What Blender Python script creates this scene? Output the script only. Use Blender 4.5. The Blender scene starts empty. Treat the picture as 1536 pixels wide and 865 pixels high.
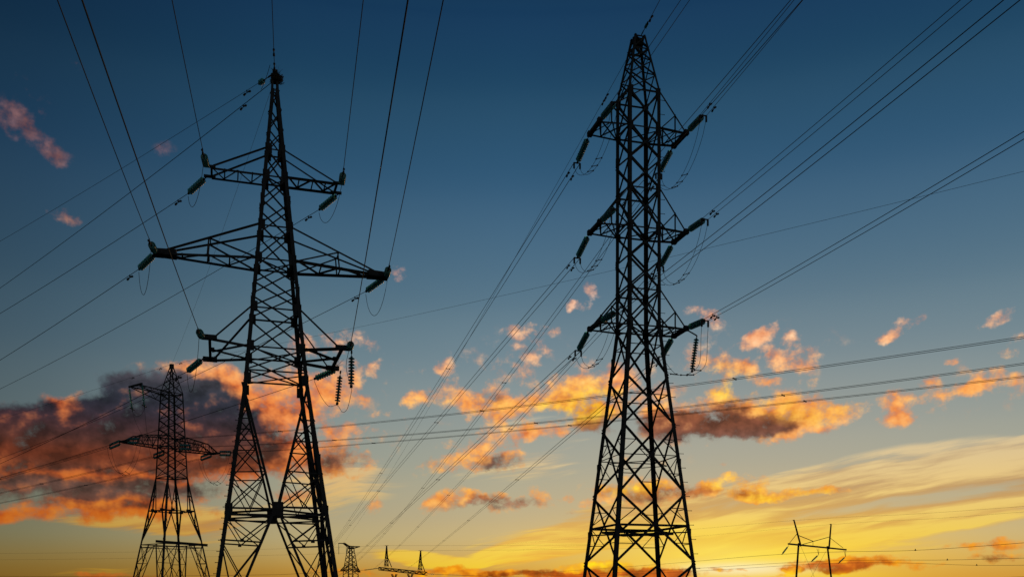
import bpy, bmesh, math, random
from mathutils import Vector, Matrix

random.seed(7)
S = bpy.context.scene
COL = S.collection
R = math.radians

# ---------------------------------------------------------------- camera
# level camera on a low rise, shift lens; photo 1536x865, focal 1400 px, horizon at row 890
F, CX, YH, CZ = 1400.0, 768.0, 890.0, 5.0
cd = bpy.data.cameras.new('camera')
cam = bpy.data.objects.new('camera', cd)
COL.objects.link(cam)
S.camera = cam
cam.location = (0, 0, CZ)
cam.rotation_euler = (R(90), 0, 0)
cd.sensor_width = 36
cd.lens = F / 1536 * 36
cd.shift_y = (YH - 432.5) / 1536
cd.clip_start = 0.1
cd.clip_end = 20000


def at(x, y, Y):
    """world point seen at photo pixel x, y at distance Y in front of the camera"""
    return Vector(((x - CX) / F * Y, Y, CZ + (YH - y) / F * Y))


def zat(y, Y):
    return CZ + (YH - y) / F * Y


# ---------------------------------------------------------------- materials
def mat(name, base, rough=0.6, metal=0.0, vary=0.35, scale=6.0, bump=0.0, trans=0.0, ior=1.5):
    m = bpy.data.materials.new(name)
    m.use_nodes = True
    nt = m.node_tree
    b = nt.nodes['Principled BSDF']
    tc = nt.nodes.new('ShaderNodeTexCoord')
    n = nt.nodes.new('ShaderNodeTexNoise')
    n.inputs['Scale'].default_value = scale
    n.inputs['Detail'].default_value = 6
    nt.links.new(tc.outputs['Object'], n.inputs['Vector'])
    cr = nt.nodes.new('ShaderNodeValToRGB')
    lo = [c * (1 - vary) for c in base]
    hi = [min(1, c * (1 + vary)) for c in base]
    cr.color_ramp.elements[0].position = 0.3
    cr.color_ramp.elements[0].color = (*lo, 1)
    cr.color_ramp.elements[1].position = 0.7
    cr.color_ramp.elements[1].color = (*hi, 1)
    nt.links.new(n.outputs['Fac'], cr.inputs['Fac'])
    nt.links.new(cr.outputs['Color'], b.inputs['Base Color'])
    b.inputs['Roughness'].default_value = rough
    b.inputs['Metallic'].default_value = metal
    b.inputs['IOR'].default_value = ior
    if trans:
        b.inputs['Transmission Weight'].default_value = trans
    if bump:
        bp = nt.nodes.new('ShaderNodeBump')
        bp.inputs['Strength'].default_value = bump
        nt.links.new(n.outputs['Fac'], bp.inputs['Height'])
        nt.links.new(bp.outputs['Normal'], b.inputs['Normal'])
    return m


STEEL = mat('weathered_steel', (0.026, 0.024, 0.024), 0.85, 0.0, 0.35, 3.0)
FITTING = mat('dark_fitting', (0.03, 0.028, 0.028), 0.8, 0.0, 0.3, 20)
GLASS = mat('green_glass', (0.09, 0.42, 0.38), 0.3, 0.0, 0.15, 9, trans=0.55)
WIRE = mat('aluminium_wire', (0.03, 0.03, 0.032), 0.85, 0.0, 0.25, 30)
POLE = mat('creosoted_wood', (0.06, 0.045, 0.035), 0.85, 0, 0.4, 4, 0.2)
CONC = mat('concrete', (0.3, 0.29, 0.27), 0.9, 0, 0.2, 5, 0.2)
TWIG = mat('dry_twigs', (0.06, 0.045, 0.03), 0.9, 0, 0.4, 15)
GRASS = mat('meadow', (0.06, 0.075, 0.03), 0.95, 0, 0.45, 0.4, 0.3)


# ---------------------------------------------------------------- mesh helpers
def link(o, parent=None):
    COL.objects.link(o)
    if parent:
        o.parent = parent
    return o


def obj(name, bm, m, parent=None, smooth=False):
    me = bpy.data.meshes.new(name)
    bm.normal_update()
    bm.to_mesh(me)
    bm.free()
    me.materials.append(m)
    if smooth:
        for p in me.polygons:
            p.use_smooth = True
    return link(bpy.data.objects.new(name, me), parent)


def tag(o, label, cat, group=None, kind=None):
    if kind:
        o['kind'] = kind
    if label:
        o['label'] = label
    if cat:
        o['category'] = cat
    if group:
        o['group'] = group
    return o


def thing(name, label, cat, loc=(0, 0, 0), rz=0.0, group=None):
    o = bpy.data.objects.new(name, None)
    o.empty_display_size = 0.3
    o.location = loc
    o.rotation_euler = (0, 0, rz)
    link(o)
    return tag(o, label, cat, group)


def BM():
    return bmesh.new()


def prism(bm, p0, p1, prof, a, b):
    """extrude 2-D profile (list of (u, v) along a, b) from p0 to p1"""
    lo = [bm.verts.new(p0 + a * u + b * v) for u, v in prof]
    hi = [bm.verts.new(p1 + a * u + b * v) for u, v in prof]
    n = len(prof)
    for i in range(n):
        j = (i + 1) % n
        bm.faces.new((lo[i], lo[j], hi[j], hi[i]))
    bm.faces.new(lo[::-1])
    bm.faces.new(hi)


def frame(p0, p1, n=None):
    d = (p1 - p0).normalized()
    if n is None:
        n = Vector((0, 0, 1)) if abs(d.z) < 0.9 else Vector((1, 0, 0))
    a = d.cross(n)
    if a.length < 1e-4:
        a = d.cross(Vector((1, 0.3, 0.2)))
    a.normalize()
    b = d.cross(a).normalized()
    return a, b


def angle(bm, p0, p1, w, n=None, a=None, b=None, t=None):
    """rolled steel angle (L section) from p0 to p1"""
    p0, p1 = Vector(p0), Vector(p1)
    t = t or max(0.012, w * 0.12)
    if a is None:
        a, b = frame(p0, p1, n)
    else:
        d = (p1 - p0).normalized()
        a = (a - d * a.dot(d)).normalized()
        b = (b - d * b.dot(d)).normalized()
    prism(bm, p0, p1, [(0, 0), (w, 0), (w, t), (t, t), (t, w), (0, w)], a, b)


def bar(bm, p0, p1, w, h=None, n=None):
    p0, p1 = Vector(p0), Vector(p1)
    h = h or w
    a, b = frame(p0, p1, n)
    w, h = w / 2, h / 2
    prism(bm, p0, p1, [(-w, -h), (w, -h), (w, h), (-w, h)], a, b)


def rod(bm, p0, p1, r0, r1=None, seg=7):
    p0, p1 = Vector(p0), Vector(p1)
    r1 = r0 if r1 is None else r1
    a, b = frame(p0, p1)
    c = [(math.cos(2 * math.pi * i / seg), math.sin(2 * math.pi * i / seg)) for i in range(seg)]
    lo = [bm.verts.new(p0 + (a * u + b * v) * r0) for u, v in c]
    hi = [bm.verts.new(p1 + (a * u + b * v) * r1) for u, v in c]
    for i in range(seg):
        j = (i + 1) % seg
        bm.faces.new((lo[i], lo[j], hi[j], hi[i]))
    bm.faces.new(lo[::-1])
    bm.faces.new(hi)


def tube(bm, pts, r, seg=5):
    rings = []
    for k, p in enumerate(pts):
        d = pts[min(k + 1, len(pts) - 1)] - pts[max(k - 1, 0)]
        a, b = frame(Vector((0, 0, 0)), d)
        rings.append([bm.verts.new(p + (a * math.cos(2 * math.pi * i / seg) + b * math.sin(2 * math.pi * i / seg)) * r) for i in range(seg)])
    for q in range(len(rings) - 1):
        for i in range(seg):
            j = (i + 1) % seg
            bm.faces.new((rings[q][i], rings[q][j], rings[q + 1][j], rings[q + 1][i]))
    bm.faces.new(rings[0][::-1])
    bm.faces.new(rings[-1])


def box(bm, c, sx, sy, sz, rot=None):
    c = Vector(c)
    M = rot or Matrix.Identity(3)
    vs = []
    for dz in (-1, 1):
        for dx, dy in ((-1, -1), (1, -1), (1, 1), (-1, 1)):
            vs.append(bm.verts.new(c + M @ Vector((dx * sx / 2, dy * sy / 2, dz * sz / 2))))
    for f in ((3, 2, 1, 0), (4, 5, 6, 7), (0, 1, 5, 4), (1, 2, 6, 5), (2, 3, 7, 6), (3, 0, 4, 7)):
        bm.faces.new([vs[i] for i in f])


def lathe(bm, prof, seg=14):
    """surface of revolution about local z; prof = (radius, z)"""
    rings = []
    for r, z in prof:
        if r < 1e-5:
            rings.append([bm.verts.new((0, 0, z))])
        else:
            rings.append([bm.verts.new((r * math.cos(2 * math.pi * i / seg), r * math.sin(2 * math.pi * i / seg), z)) for i in range(seg)])
    for A, B in zip(rings, rings[1:]):
        for i in range(seg):
            j = (i + 1) % seg
            if len(A) == 1 and len(B) == 1:
                continue
            if len(A) == 1:
                bm.faces.new((A[0], B[j], B[i]))
            elif len(B) == 1:
                bm.faces.new((A[i], A[j], B[0]))
            else:
                bm.faces.new((A[i], A[j], B[j], B[i]))


def lerp(a, b, t):
    return a + (b - a) * t


# ---------------------------------------------------------------- lattice tower toolkit
CORN = ((-1, -1), (1, -1), (1, 1), (-1, 1))        # local y- is the side towards the photographer
FACES = ((0, 1, Vector((0, -1, 0))), (1, 2, Vector((1, 0, 0))), (2, 3, Vector((0, 1, 0))), (3, 0, Vector((-1, 0, 0))))


class Tower:
    def __init__(self, root, prof):
        self.root, self.prof = root, prof
        root_m = Matrix.Translation(root.location) @ Matrix.Rotation(root.rotation_euler[2], 4, 'Z')
        self.M = root_m

    def half(self, z):
        p = self.prof
        for (z0, h0), (z1, h1) in zip(p, p[1:]):
            if z <= z1:
                return lerp(h0, h1, (z - z0) / (z1 - z0))
        return p[-1][1]

    def c(self, i, z, off=0.0):
        h = self.half(z) - off
        return Vector((CORN[i][0] * h, CORN[i][1] * h, z))

    def w(self, p):
        return self.M @ Vector(p)

    def legs(self, ws, splits, m=None, gz=(), gs=(0.34, 0.5), bolts=()):
        """four legs; ws = (leg size below/above) per profile segment"""
        out = []
        for i, (sx, sy) in enumerate(CORN):
            bm = BM()
            for k in range(len(self.prof) - 1):
                z0, z1 = self.prof[k][0], self.prof[k + 1][0]
                angle(bm, self.c(i, z0), self.c(i, z1), ws[k], a=Vector((-sx, 0, 0)), b=Vector((0, -sy, 0)))
            for z in splits:                                   # splice plates where leg sections join
                p = self.c(i, z)
                box(bm, p + Vector((-sx * 0.09, sy * 0.008, 0)), 0.2, 0.02, 0.55)
                box(bm, p + Vector((sx * 0.008, -sy * 0.09, 0)), 0.02, 0.2, 0.55)
            for z in gz:                                       # gusset plates at arm joints
                p = self.c(i, z)
                g = min(gs[0], self.half(z) * 0.7)
                box(bm, p + Vector((-sx * g * 0.45, -sy * 0.03, 0)), g, 0.016, gs[1])
                box(bm, p + Vector((-sx * 0.03, -sy * g * 0.45, 0)), 0.016, g, gs[1])
            leg = obj('leg', bm, m or STEEL, self.root)
            out.append(leg)
            if self.prof[0][0] <= 0.01:
                f = BM()
                p = self.c(i, 0)
                box(f, (p.x, p.y, 0.1), 0.9, 0.9, 0.6)
                box(f, (p.x, p.y, 0.43), 0.5, 0.5, 0.06)
                obj('footing', f, CONC, self.root)
        return out

    def bolts(self, leg, i, z0, z1, dz, length, alt=True):
        """climbing pins standing out of one leg"""
        bm = BM()
        rod(bm, (0, 0, 0), (length, 0, 0), 0.018, seg=5)
        rod(bm, (length, 0, 0), (length + 0.02, 0, 0), 0.03, seg=5)
        first = obj('step_bolt', bm, STEEL, leg)
        z, k = z0, 0
        sx, sy = CORN[i]
        while z < z1:
            o = first if k == 0 else link(first.copy(), leg)
            o.location = self.c(i, z)
            o.rotation_euler = (0, 0, math.atan2(0, sx) if (k % 2 == 0 or not alt) else math.atan2(sy, 0))
            z += dz
            k += 1

    def xface(self, bm, f, z0, z1, w, cross_h=False, w2=None):
        i, j, n = f
        inn = -n * 0.03
        a0, b0, a1, b1 = self.c(i, z0), self.c(j, z0), self.c(i, z1), self.c(j, z1)
        angle(bm, a0 + inn, b1 + inn, w, n)
        angle(bm, b0 + inn * 2.2, a1 + inn * 2.2, w, n)

    def xpanel(self, bm, z0, z1, w):
        for f in FACES:
            self.xface(bm, f, z0, z1, w)

    def ring(self, bm, z, w, diag=False):
        for i, j, n in FACES:
            inn = -n * 0.055
            angle(bm, self.c(i, z) + inn, self.c(j, z) + inn, w, n)
        if diag:
            angle(bm, self.c(0, z - 0.05), self.c(2, z - 0.05), w * 0.8)
            angle(bm, self.c(1, z - 0.12), self.c(3, z - 0.12), w * 0.8)

    def diamond(self, bm, z, w, h=None):
        mids = [(self.c(i, z) + self.c(j, z)) / 2 for i, j, n in FACES]
        for k in range(4):
            angle(bm, mids[k] * 1.0, mids[(k + 1) % 4] * 1.0, w)

    def redundant(self, bm, f, z0, z1, w):
        """light secondary bracing between leg and the big diagonals of an X panel"""
        i, j, n = f
        inn = -n * 0.09
        a0, b0, a1, b1 = self.c(i, z0), self.c(j, z0), self.c(i, z1), self.c(j, z1)
        # crossing point of the diagonals
        ha, hb = (b0 - a0).length, (b1 - a1).length
        t = ha / (ha + hb)
        X = lerp(a0, b1, t)
        zc = X.z
        for la, lb in ((i, j), (j, i)):
            L0, L1, Lc = self.c(la, z0), self.c(la, z1), self.c(la, zc)
            D0 = lerp(self.c(la, z0), X, 0.5)
            D1 = lerp(X, self.c(la, z1), 0.5)
            Lm0 = self.c(la, D0.z)
            Lm1 = self.c(la, D1.z)
            angle(bm, Lm0 + inn, D0 + inn, w, n)
            angle(bm, Lm1 + inn, D1 + inn, w, n)
            angle(bm, Lc + inn * 1.2, D0 + inn * 1.2, w, n)
            angle(bm, Lc + inn * 1.4, D1 + inn * 1.4, w, n)
        return zc


def kface(T, bm, f, ztop, zn, w_strut, w_h, w_s, up_levels, low_levels, zfoot=0.0):
    """one face of an A-shaped base: two struts from the shoulders to a central node and on to the feet"""
    i, j, n = f
    inn = -n * 0.035
    node = (T.c(i, zn) + T.c(j, zn)) / 2
    u = (T.c(j, zn) - T.c(i, zn)).normalized()
    nrm = n

    def strut(leg, z):
        sgn = -1 if leg == i else 1
        if z >= zn:
            t = (z - zn) / (ztop - zn)
            return lerp(node + Vector((0, 0, 0.12)) + u * sgn * 0.12, T.c(leg, ztop), t)
        t = (zn - z) / (zn - zfoot)
        return lerp(node - Vector((0, 0, 0.12)) + u * sgn * 0.12, T.c(leg, zfoot), t)
    for leg in (i, j):
        angle(bm, strut(leg, ztop) + inn, strut(leg, zn) + inn, w_strut, n)
        angle(bm, strut(leg, zn - 0.001) + inn, strut(leg, zfoot) + inn, w_strut, n)
        # upper triangle: X braced panels with ties
        lv = [ztop - 0.9] + list(up_levels) + [zn]
        for za, zb in zip(lv, lv[1:]):
            La, Lb, Sa, Sb = T.c(leg, za), T.c(leg, zb), strut(leg, za), strut(leg, zb)
            angle(bm, La + inn * 1.7, Sa + inn * 1.7, w_s, n)
            if (Sa - La).length > 0.35:
                angle(bm, La + inn * 2.6, Sb + inn * 2.6, w_s, n)
            angle(bm, Lb + inn * 3.4, Sa + inn * 3.4, w_s, n)
            if zb == zn:
                M = (Lb + Sb) / 2
                angle(bm, La + inn * 4.2, M + inn * 4.2, w_s * 0.8, n)
                angle(bm, Sa + inn * 4.2, M + inn * 4.2, w_s * 0.8, n)
        # horizontals at the node
        angle(bm, T.c(leg, zn + 0.05) + inn, node + Vector((0, 0, 0.05)) + inn, w_h, n)
        angle(bm, T.c(leg, zn - 0.32) + inn, node + Vector((0, 0, -0.3)) + inn, w_h * 0.8, n)
        lv = [zn - 0.25] + list(low_levels)
        for za, zb in zip(lv, lv[1:]):
            La, Lb, Sa, Sb = T.c(leg, za), T.c(leg, zb), strut(leg, za), strut(leg, zb)
            M = (Lb + Sb) / 2
            angle(bm, Lb + inn * 1.7, Sb + inn * 1.7, w_h * 0.8, n)
            angle(bm, Sa + inn * 2.6, M + inn * 2.6, w_s, n)
            angle(bm, La + inn * 2.6, M + inn * 2.6, w_s * 0.8, n)
            angle(bm, La + inn * 3.4, Sb + inn * 3.4, w_s * 0.9, n)
            box(bm, M + inn * 2, 0.18, 0.18, 0.16)
    # node plate
    rot = Matrix((u, nrm, Vector((0, 0, 1)))).transposed()
    box(bm, node + n * 0.01, 0.56, 0.03, 0.74, rot)
    return node


# ---------------------------------------------------------------- insulators, wires
_disc = {}


def disc_mesh(r, dz):
    k = (round(r, 3), round(dz, 3))
    if k not in _disc:
        bm = BM()
        lathe(bm, [(0.0, 0.0), (r * 0.34, 0.0), (r * 0.36, dz * 0.34), (r * 0.5, dz * 0.42), (r * 0.86, dz * 0.58), (r, dz * 0.78), (r * 0.97, dz * 0.86),
                   (r * 0.8, dz * 0.74), (r * 0.55, dz * 0.68), (r * 0.22, dz * 0.7), (r * 0.14, dz * 1.0), (0.0, dz * 1.0)])
        me = bpy.data.meshes.new('glass_disc')
        bm.normal_update()
        bm.to_mesh(me)
        bm.free()
        me.materials.append(GLASS)
        me.materials.append(FITTING)
        for p in me.polygons:
            p.use_smooth = True
            rr = max(math.hypot(me.vertices[v].co.x, me.vertices[v].co.y) for v in p.vertices)
            if rr < r * 0.37 and p.center.z < dz * 0.5 or rr < r * 0.3:
                p.material_index = 1
        _disc[k] = me
    return _disc[k]


def place_z(o, p0, p1):
    d = (p1 - p0)
    q = d.to_track_quat('Z', 'Y')
    o.rotation_mode = 'QUATERNION'
    o.rotation_quaternion = q
    o.location = p0


STR = 'strings of glass discs on the pylons'


def insulator(p0, p1, label, r=0.15, lead=0.25, tail=0.2, yoke=None, group=STR, twin=0.0, horn=False):
    """string of glass discs from p0 (arm) to p1 (wire end)"""
    p0, p1 = Vector(p0), Vector(p1)
    L = (p1 - p0).length
    root = thing('insulator_string', label, 'insulator', group=group)
    place_z(root, p0, p1)
    n = max(3, round((L - lead - tail) / (r * 0.98)))
    dz = (L - lead - tail) / n
    bm = BM()
    rod(bm, (0, 0, 0), (0, 0, lead), 0.022)
    bar(bm, Vector((0, 0, 0)), Vector((0, 0, lead * 0.55)), 0.09, 0.03)
    obj('shackle', bm, FITTING, root)
    offs = [Vector((-twin / 2, 0, 0)), Vector((twin / 2, 0, 0))] if twin else [Vector((0, 0, 0))]
    for of in offs:
        me = disc_mesh(r, dz)
        for k in range(n):
            o = bpy.data.objects.new('glass_disc', me)
            link(o, root)
            o.location = of + Vector((0, 0, lead + k * dz))
    bm = BM()
    rod(bm, (0, 0, L - tail), (0, 0, L), 0.025)
    box(bm, (0, 0, L - tail * 0.4), 0.07, 0.14, tail * 0.8)
    obj('end_clamp', bm, FITTING, root)
    if yoke:
        bm = BM()
        q = root.rotation_quaternion.inverted()
        a = q @ (yoke * 0.5)
        e = Vector((0, 0, L))
        bar(bm, e - a * 1.1, e + a * 1.1, 0.07, 0.05)
        dn = q @ Vector((0, 0, -0.38))
        for s in (-1, 1):
            bar(bm, e + a * s, e + a * s + dn, 0.1, 0.08)
        obj('yoke_plate', bm, FITTING, root)
    return root


def damper_bm(r=0.05, L=0.42):
    bm = BM()
    rod(bm, (-L / 2, 0, -0.13), (L / 2, 0, -0.13), 0.012, seg=5)
    rod(bm, (-L / 2 - 0.06, 0, -0.15), (-L / 2 + 0.1, 0, -0.12), r, r * 0.8, seg=8)
    rod(bm, (L / 2 - 0.1, 0, -0.12), (L / 2 + 0.06, 0, -0.15), r * 0.8, r, seg=8)
    bar(bm, Vector((0, 0, -0.14)), Vector((0, 0, 0.03)), 0.05, 0.04)
    return bm


_dm = {}


def add_damper(parent, p, d, big=1.0):
    k = round(big, 2)
    if k not in _dm:
        o = obj('vibration_damper', damper_bm(0.06 * big, 0.44 * big), FITTING, parent)
        _dm[k] = o.data
    else:
        o = link(bpy.data.objects.new('vibration_damper', _dm[k]), parent)
    o.location = p
    dd = Vector(d).normalized()
    o.rotation_euler = (0, -math.asin(dd.z), math.atan2(dd.y, dd.x))


def spacer(parent, a, b, r):
    bm = BM()
    bar(bm, a, b, r * 2.4)
    for p in (a, b):
        box(bm, p, r * 5, r * 5, r * 5)
    obj('spacer', bm, FITTING, parent)


def solve(p0, tx, ty, a, b, far=False):
    """point of a hanging wire (slope a, curvature b) seen at photo pixel tx, ty"""
    best = None
    for i in range(1, 6000):
        Y = p0.y * (i / 6000.0) if not far else p0.y * (1 + i / 1500.0)
        q = at(tx, ty, Y)
        s = math.hypot(q.x - p0.x, q.y - p0.y)
        r = abs(q.z - p0.z - (a * s + b * s * s))
        if best is None or r < best[0]:
            best = (r, q)
    return best[1]


def span(p0, d, a, b, s0, s1, n=70):
    return [Vector((p0.x + d.x * s, p0.y + d.y * s, p0.z + a * s + b * s * s)) for s in (s0 + (s1 - s0) * (i / n) ** 1.25 for i in range(n + 1))]


def fit2(p0, d, obs):
    """a, b of the hanging curve through p0 in vertical plane d that passes the photo pixels obs"""
    rows = []
    for x, y in obs:
        k = (x - CX) / F
        s = (k * p0.y - p0.x) / (d.x - k * d.y)
        Y = p0.y + s * d.y
        rows.append((s, CZ + (YH - y) / F * Y - p0.z))
    if len(rows) == 1:
        return rows
    m11 = sum(s ** 2 for s, z in rows)
    m12 = sum(s ** 3 for s, z in rows)
    m22 = sum(s ** 4 for s, z in rows)
    v1 = sum(s * z for s, z in rows)
    v2 = sum(s * s * z for s, z in rows)
    det = m11 * m22 - m12 * m12
    return (v1 * m22 - v2 * m12) / det, (m11 * v2 - m12 * v1) / det


def hdir(p, q):
    d = Vector((q.x - p.x, q.y - p.y, 0))
    return d.normalized()


def wire(p0, d, a, b, s1, label, group, r=0.016, twin=0.0, dampers=(), spacers=(), n=70, cat='power line', name=None):
    """one conductor, or a twin bundle with spacers, as one thing"""
    if twin:
        root = thing(name or 'twin_conductor', label, cat, p0, 0, group)
    elif dampers:
        root = thing(name or 'conductor', label, cat, p0, 0, group)
    else:
        root = None
    pts = span(p0, d, a, b, 0, s1, n)
    side = Vector((-d.y, d.x, 0)) * (twin / 2)
    if root is None:
        bm = BM()
        tube(bm, [p - p0 for p in pts], r)
        o = obj(name or 'conductor', bm, WIRE, smooth=True)
        o.location = p0
        return tag(o, label, cat, group)
    for of in ((side, -side) if twin else (Vector((0, 0, 0)),)):
        bm = BM()
        tube(bm, [p - p0 + of for p in pts], r)
        obj('wire', bm, WIRE, root, True)
        for k, s in enumerate(dampers):
            s = s + (0.35 if of == -side and twin else 0)
            q = Vector((d.x * s, d.y * s, a * s + b * s * s)) + of
            add_damper(root, q, Vector((d.x, d.y, a)), 1.0)
    for s in spacers:
        q = Vector((d.x * s, d.y * s, a * s + b * s * s))
        spacer(root, q + side, q - side, r)
    return root


def loop_pts(p, q, drop, skew=0.0, n=18):
    out = []
    for i in range(n + 1):
        t = i / n
        c = lerp(p, q, t)
        h = 4 * t * (1 - t)
        out.append(c + Vector((0, 0, -drop * h ** 0.75)))
    return out


def jumper(p, q, drop, label, r=0.013, twin=None, group='slack jumper loops'):
    p, q = Vector(p), Vector(q)
    if twin is None:
        bm = BM()
        tube(bm, [v - p for v in loop_pts(p, q, drop)], r)
        o = obj('jumper_loop', bm, WIRE, smooth=True)
        o.location = p
        return tag(o, label, 'jumper cable', group)
    root = thing('jumper_loop', label, 'jumper cable', p, 0, group)
    pa = [v - p for v in loop_pts(p + twin / 2, q + twin / 2, drop)]
    pb = [v - p for v in loop_pts(p - twin / 2, q - twin / 2, drop * 0.93)]
    for pp in (pa, pb):
        bm = BM()
        tube(bm, pp, r)
        obj('wire', bm, WIRE, root, True)
    for k in (7, 9, 11):
        spacer(root, pa[k], pb[k], r * 1.1)
    return root


# ================================================================ SETTING
bm = BM()
# ground: one sheet to the horizon with a low rise under the photographer
rads = [0, 3, 6, 10, 14, 18, 22, 26, 30, 36, 60, 120, 300, 800, 2500, 9000]
ring_prev = None
for r in rads:
    h = 3.4 * (0.5 + 0.5 * math.cos(math.pi * min(r, 30) / 30))
    if r == 0:
        cur = [bm.verts.new((0, 0, h))]
    else:
        cur = [bm.verts.new((r * math.cos(2 * math.pi * i / 48), r * math.sin(2 * math.pi * i / 48), h)) for i in range(48)]
    if ring_prev:
        for i in range(48):
            j = (i + 1) % 48
            if len(ring_prev) == 1:
                bm.faces.new((ring_prev[0], cur[i], cur[j]))
            else:
                bm.faces.new((ring_prev[i], cur[i], cur[j], ring_prev[j]))
    ring_prev = cur
g = obj('ground', bm, GRASS, smooth=True)
tag(g, None, None, kind='structure')

# ================================================================ LEFT PYLON (single wires)
DL = 50.0
X0L = (412.2 - CX) / F * DL
rootL = thing('lattice_pylon', 'tall black lattice pylon at left, A-shaped base, wide middle arms', 'pylon', (X0L, DL, 0), R(17.5), 'lattice power pylons')
zk, ztie = 16.1, (28.6, 24.4, 19.95)
zarm = (27.12, 22.6, 17.85)
TL = Tower(rootL, [(0, 3.8), (zk, 1.62), (31.96, 0.2), (32.7, 0.17)])
gz = []
for k in range(3):
    gz += [ztie[k], zarm[k]]
legsL = TL.legs((0.21, 0.19, 0.12), (20.9, 25.8, 12.0), gz=gz + [zk + 0.05, 9.3], gs=(0.36, 0.55))
for i in (0, 2):
    TL.bolts(legsL[i], i, 6.0, 14.8, 0.28, 0.12)
bm = BM()
zs = [31.9, 30.8, 29.7, ztie[0]]
for a, b in zip(zs, zs[1:]):
    TL.xpanel(bm, b, a, 0.06)
TL.ring(bm, 31.9, 0.06)
TL.ring(bm, ztie[0], 0.07)
box(bm, (0, 0, 32.55), 0.38, 0.38, 0.4)
box(bm, (0, 0, 32.85), 0.25, 0.6, 0.12)
obj('peak_lattice', bm, STEEL, rootL)
bm = BM()
zs = [ztie[0], zarm[0], 25.75, ztie[1], zarm[1], 21.25, ztie[2], zarm[2], 16.6]
for a, b in zip(zs, zs[1:]):
    TL.xpanel(bm, b, a, 0.075)
for z in (zarm[0], ztie[1], zarm[1], ztie[2], zarm[2], 16.6):
    TL.ring(bm, z, 0.08, diag=z in zarm or z == 16.6)
obj('body_lattice', bm, STEEL, rootL)
for f in FACES:
    bm = BM()
    kface(TL, bm, f, 15.9, 9.33, 0.13, 0.1, 0.065, (14.0, 12.85, 11.2), (7.75, 5.6, 3.4, 1.3))
    obj('base_lattice', bm, STEEL, rootL)
bm = BM()
TL.diamond(bm, 9.33, 0.1)
obj('diaphragm', bm, STEEL, rootL)
bm = BM()
TL.diamond(bm, 9.0, 0.08)
obj('diaphragm', bm, STEEL, rootL)


def arm(T, sx, z, zt, L, e_end, w, crosses, post=None, plates=0.35, tip_point=False):
    """cross-arm: two horizontal chords, plan bracing, end beam and two ties up to the body"""
    bm = BM()
    hb = T.half(z)
    ht = T.half(zt)
    B = [Vector((sx * hb, s * hb, z)) for s in (-1, 1)]
    E = [Vector((sx * L, s * e_end, z)) for s in (-1, 1)]
    Tt = [Vector((sx * ht, s * ht, zt)) for s in (-1, 1)]
    up = Vector((0, 0, 1))
    for k in range(2):
        angle(bm, B[k], E[k], w, up)
        angle(bm, lerp(E[k], B[k], 0.02) + Vector((0, 0, 0.1)), Tt[k], w * 0.72)
    if not tip_point:
        bar(bm, E[0], E[1], w * 1.0, w * 1.0)
        for k in range(2):
            box(bm, E[k] + Vector((sx * 0.1, 0, 0.03)), 0.6, 0.12, 0.13)
    else:
        bar(bm, lerp(E[0], B[0], 0.17), E[0] + Vector((sx * 0.3, 0, 0)), 0.3, 0.3)
        bar(bm, lerp(E[1], B[1], 0.17) + Vector((0, 0, 0.004)), E[1] + Vector((sx * 0.28, 0, 0.004)), 0.28, 0.28)
        box(bm, (E[0] + E[1]) / 2 + Vector((sx * 0.1, 0, -0.02)), 0.5, e_end * 2 + 0.5, 0.22)
    pts = [0.0] + list(crosses) + [1.0]
    for q, t in enumerate(crosses):
        angle(bm, lerp(B[0], E[0], t) + up * 0.02, lerp(B[1], E[1], t) + up * 0.02, w * 0.6, up)
    for q in range(len(pts) - 1):
        k = q % 2
        angle(bm, lerp(B[k], E[k], pts[q]) + up * 0.035, lerp(B[1 - k], E[1 - k], pts[q + 1]) + up * 0.035, w * 0.65, up)
    if post:
        for k in range(2):
            C = lerp(B[k], E[k], post)
            U = lerp(Tt[k], E[k], post)
            angle(bm, C, U, w * 0.6)
            angle(bm, U, B[k], w * 0.6)
        angle(bm, lerp(Tt[0], E[0], post), lerp(Tt[1], E[1], post), w * 0.5)
    obj('crossarm', bm, STEEL, T.root)
    return T.w(E[0] + Vector((sx * 0.25, 0, 0))), T.w(E[1] + Vector((sx * 0.25, 0, 0)))


tips = {}
for sx, sd in ((-1, 'left'), (1, 'right')):
    tips[sd, 0] = arm(TL, sx, zarm[0], ztie[0], 3.22, 0.62, 0.11, (0.22, 0.5, 0.76))
    tips[sd, 1] = arm(TL, sx, zarm[1], ztie[1], 5.75, 0.12, 0.13, (0.28, 0.5, 0.78), post=0.5, tip_point=True)
    # lowest arm flares outward; K bracing to the middle of its end beam
    bm = BM()
    z, zt = zarm[2], ztie[2]
    hb, ht, L, e = TL.half(z), TL.half(zt), 3.3, 2.3
    up = Vector((0, 0, 1))
    mid = Vector((sx * (L - 0.1), 0.1, z))
    for s in (-1, 1):
        Bp, Ep, Tp = Vector((sx * hb, s * hb, z)), Vector((sx * L, s * e, z)), Vector((sx * ht, s * ht, zt))
        angle(bm, Bp, Ep, 0.14, up)
        angle(bm, Bp + up * 0.05, mid + up * 0.05 * s, 0.11, up)
        angle(bm, Ep + up * 0.12 - Vector((sx * 0.25, 0, 0)), Tp, 0.085)
        box(bm, Ep + Vector((sx * 0.02, 0, 0.0)), 0.75, 0.24, 0.24)
    bar(bm, (sx * L, -e, z - 0.02), (sx * L, e, z - 0.02), 0.14, 0.16)
    box(bm, mid, 0.24, 0.36, 0.14)
    obj('crossarm', bm, STEEL, rootL)
    tips[sd, 2] = (TL.w((sx * (L + 0.38), -e, z)), TL.w((sx * (L + 0.38), e, z)))

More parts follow.
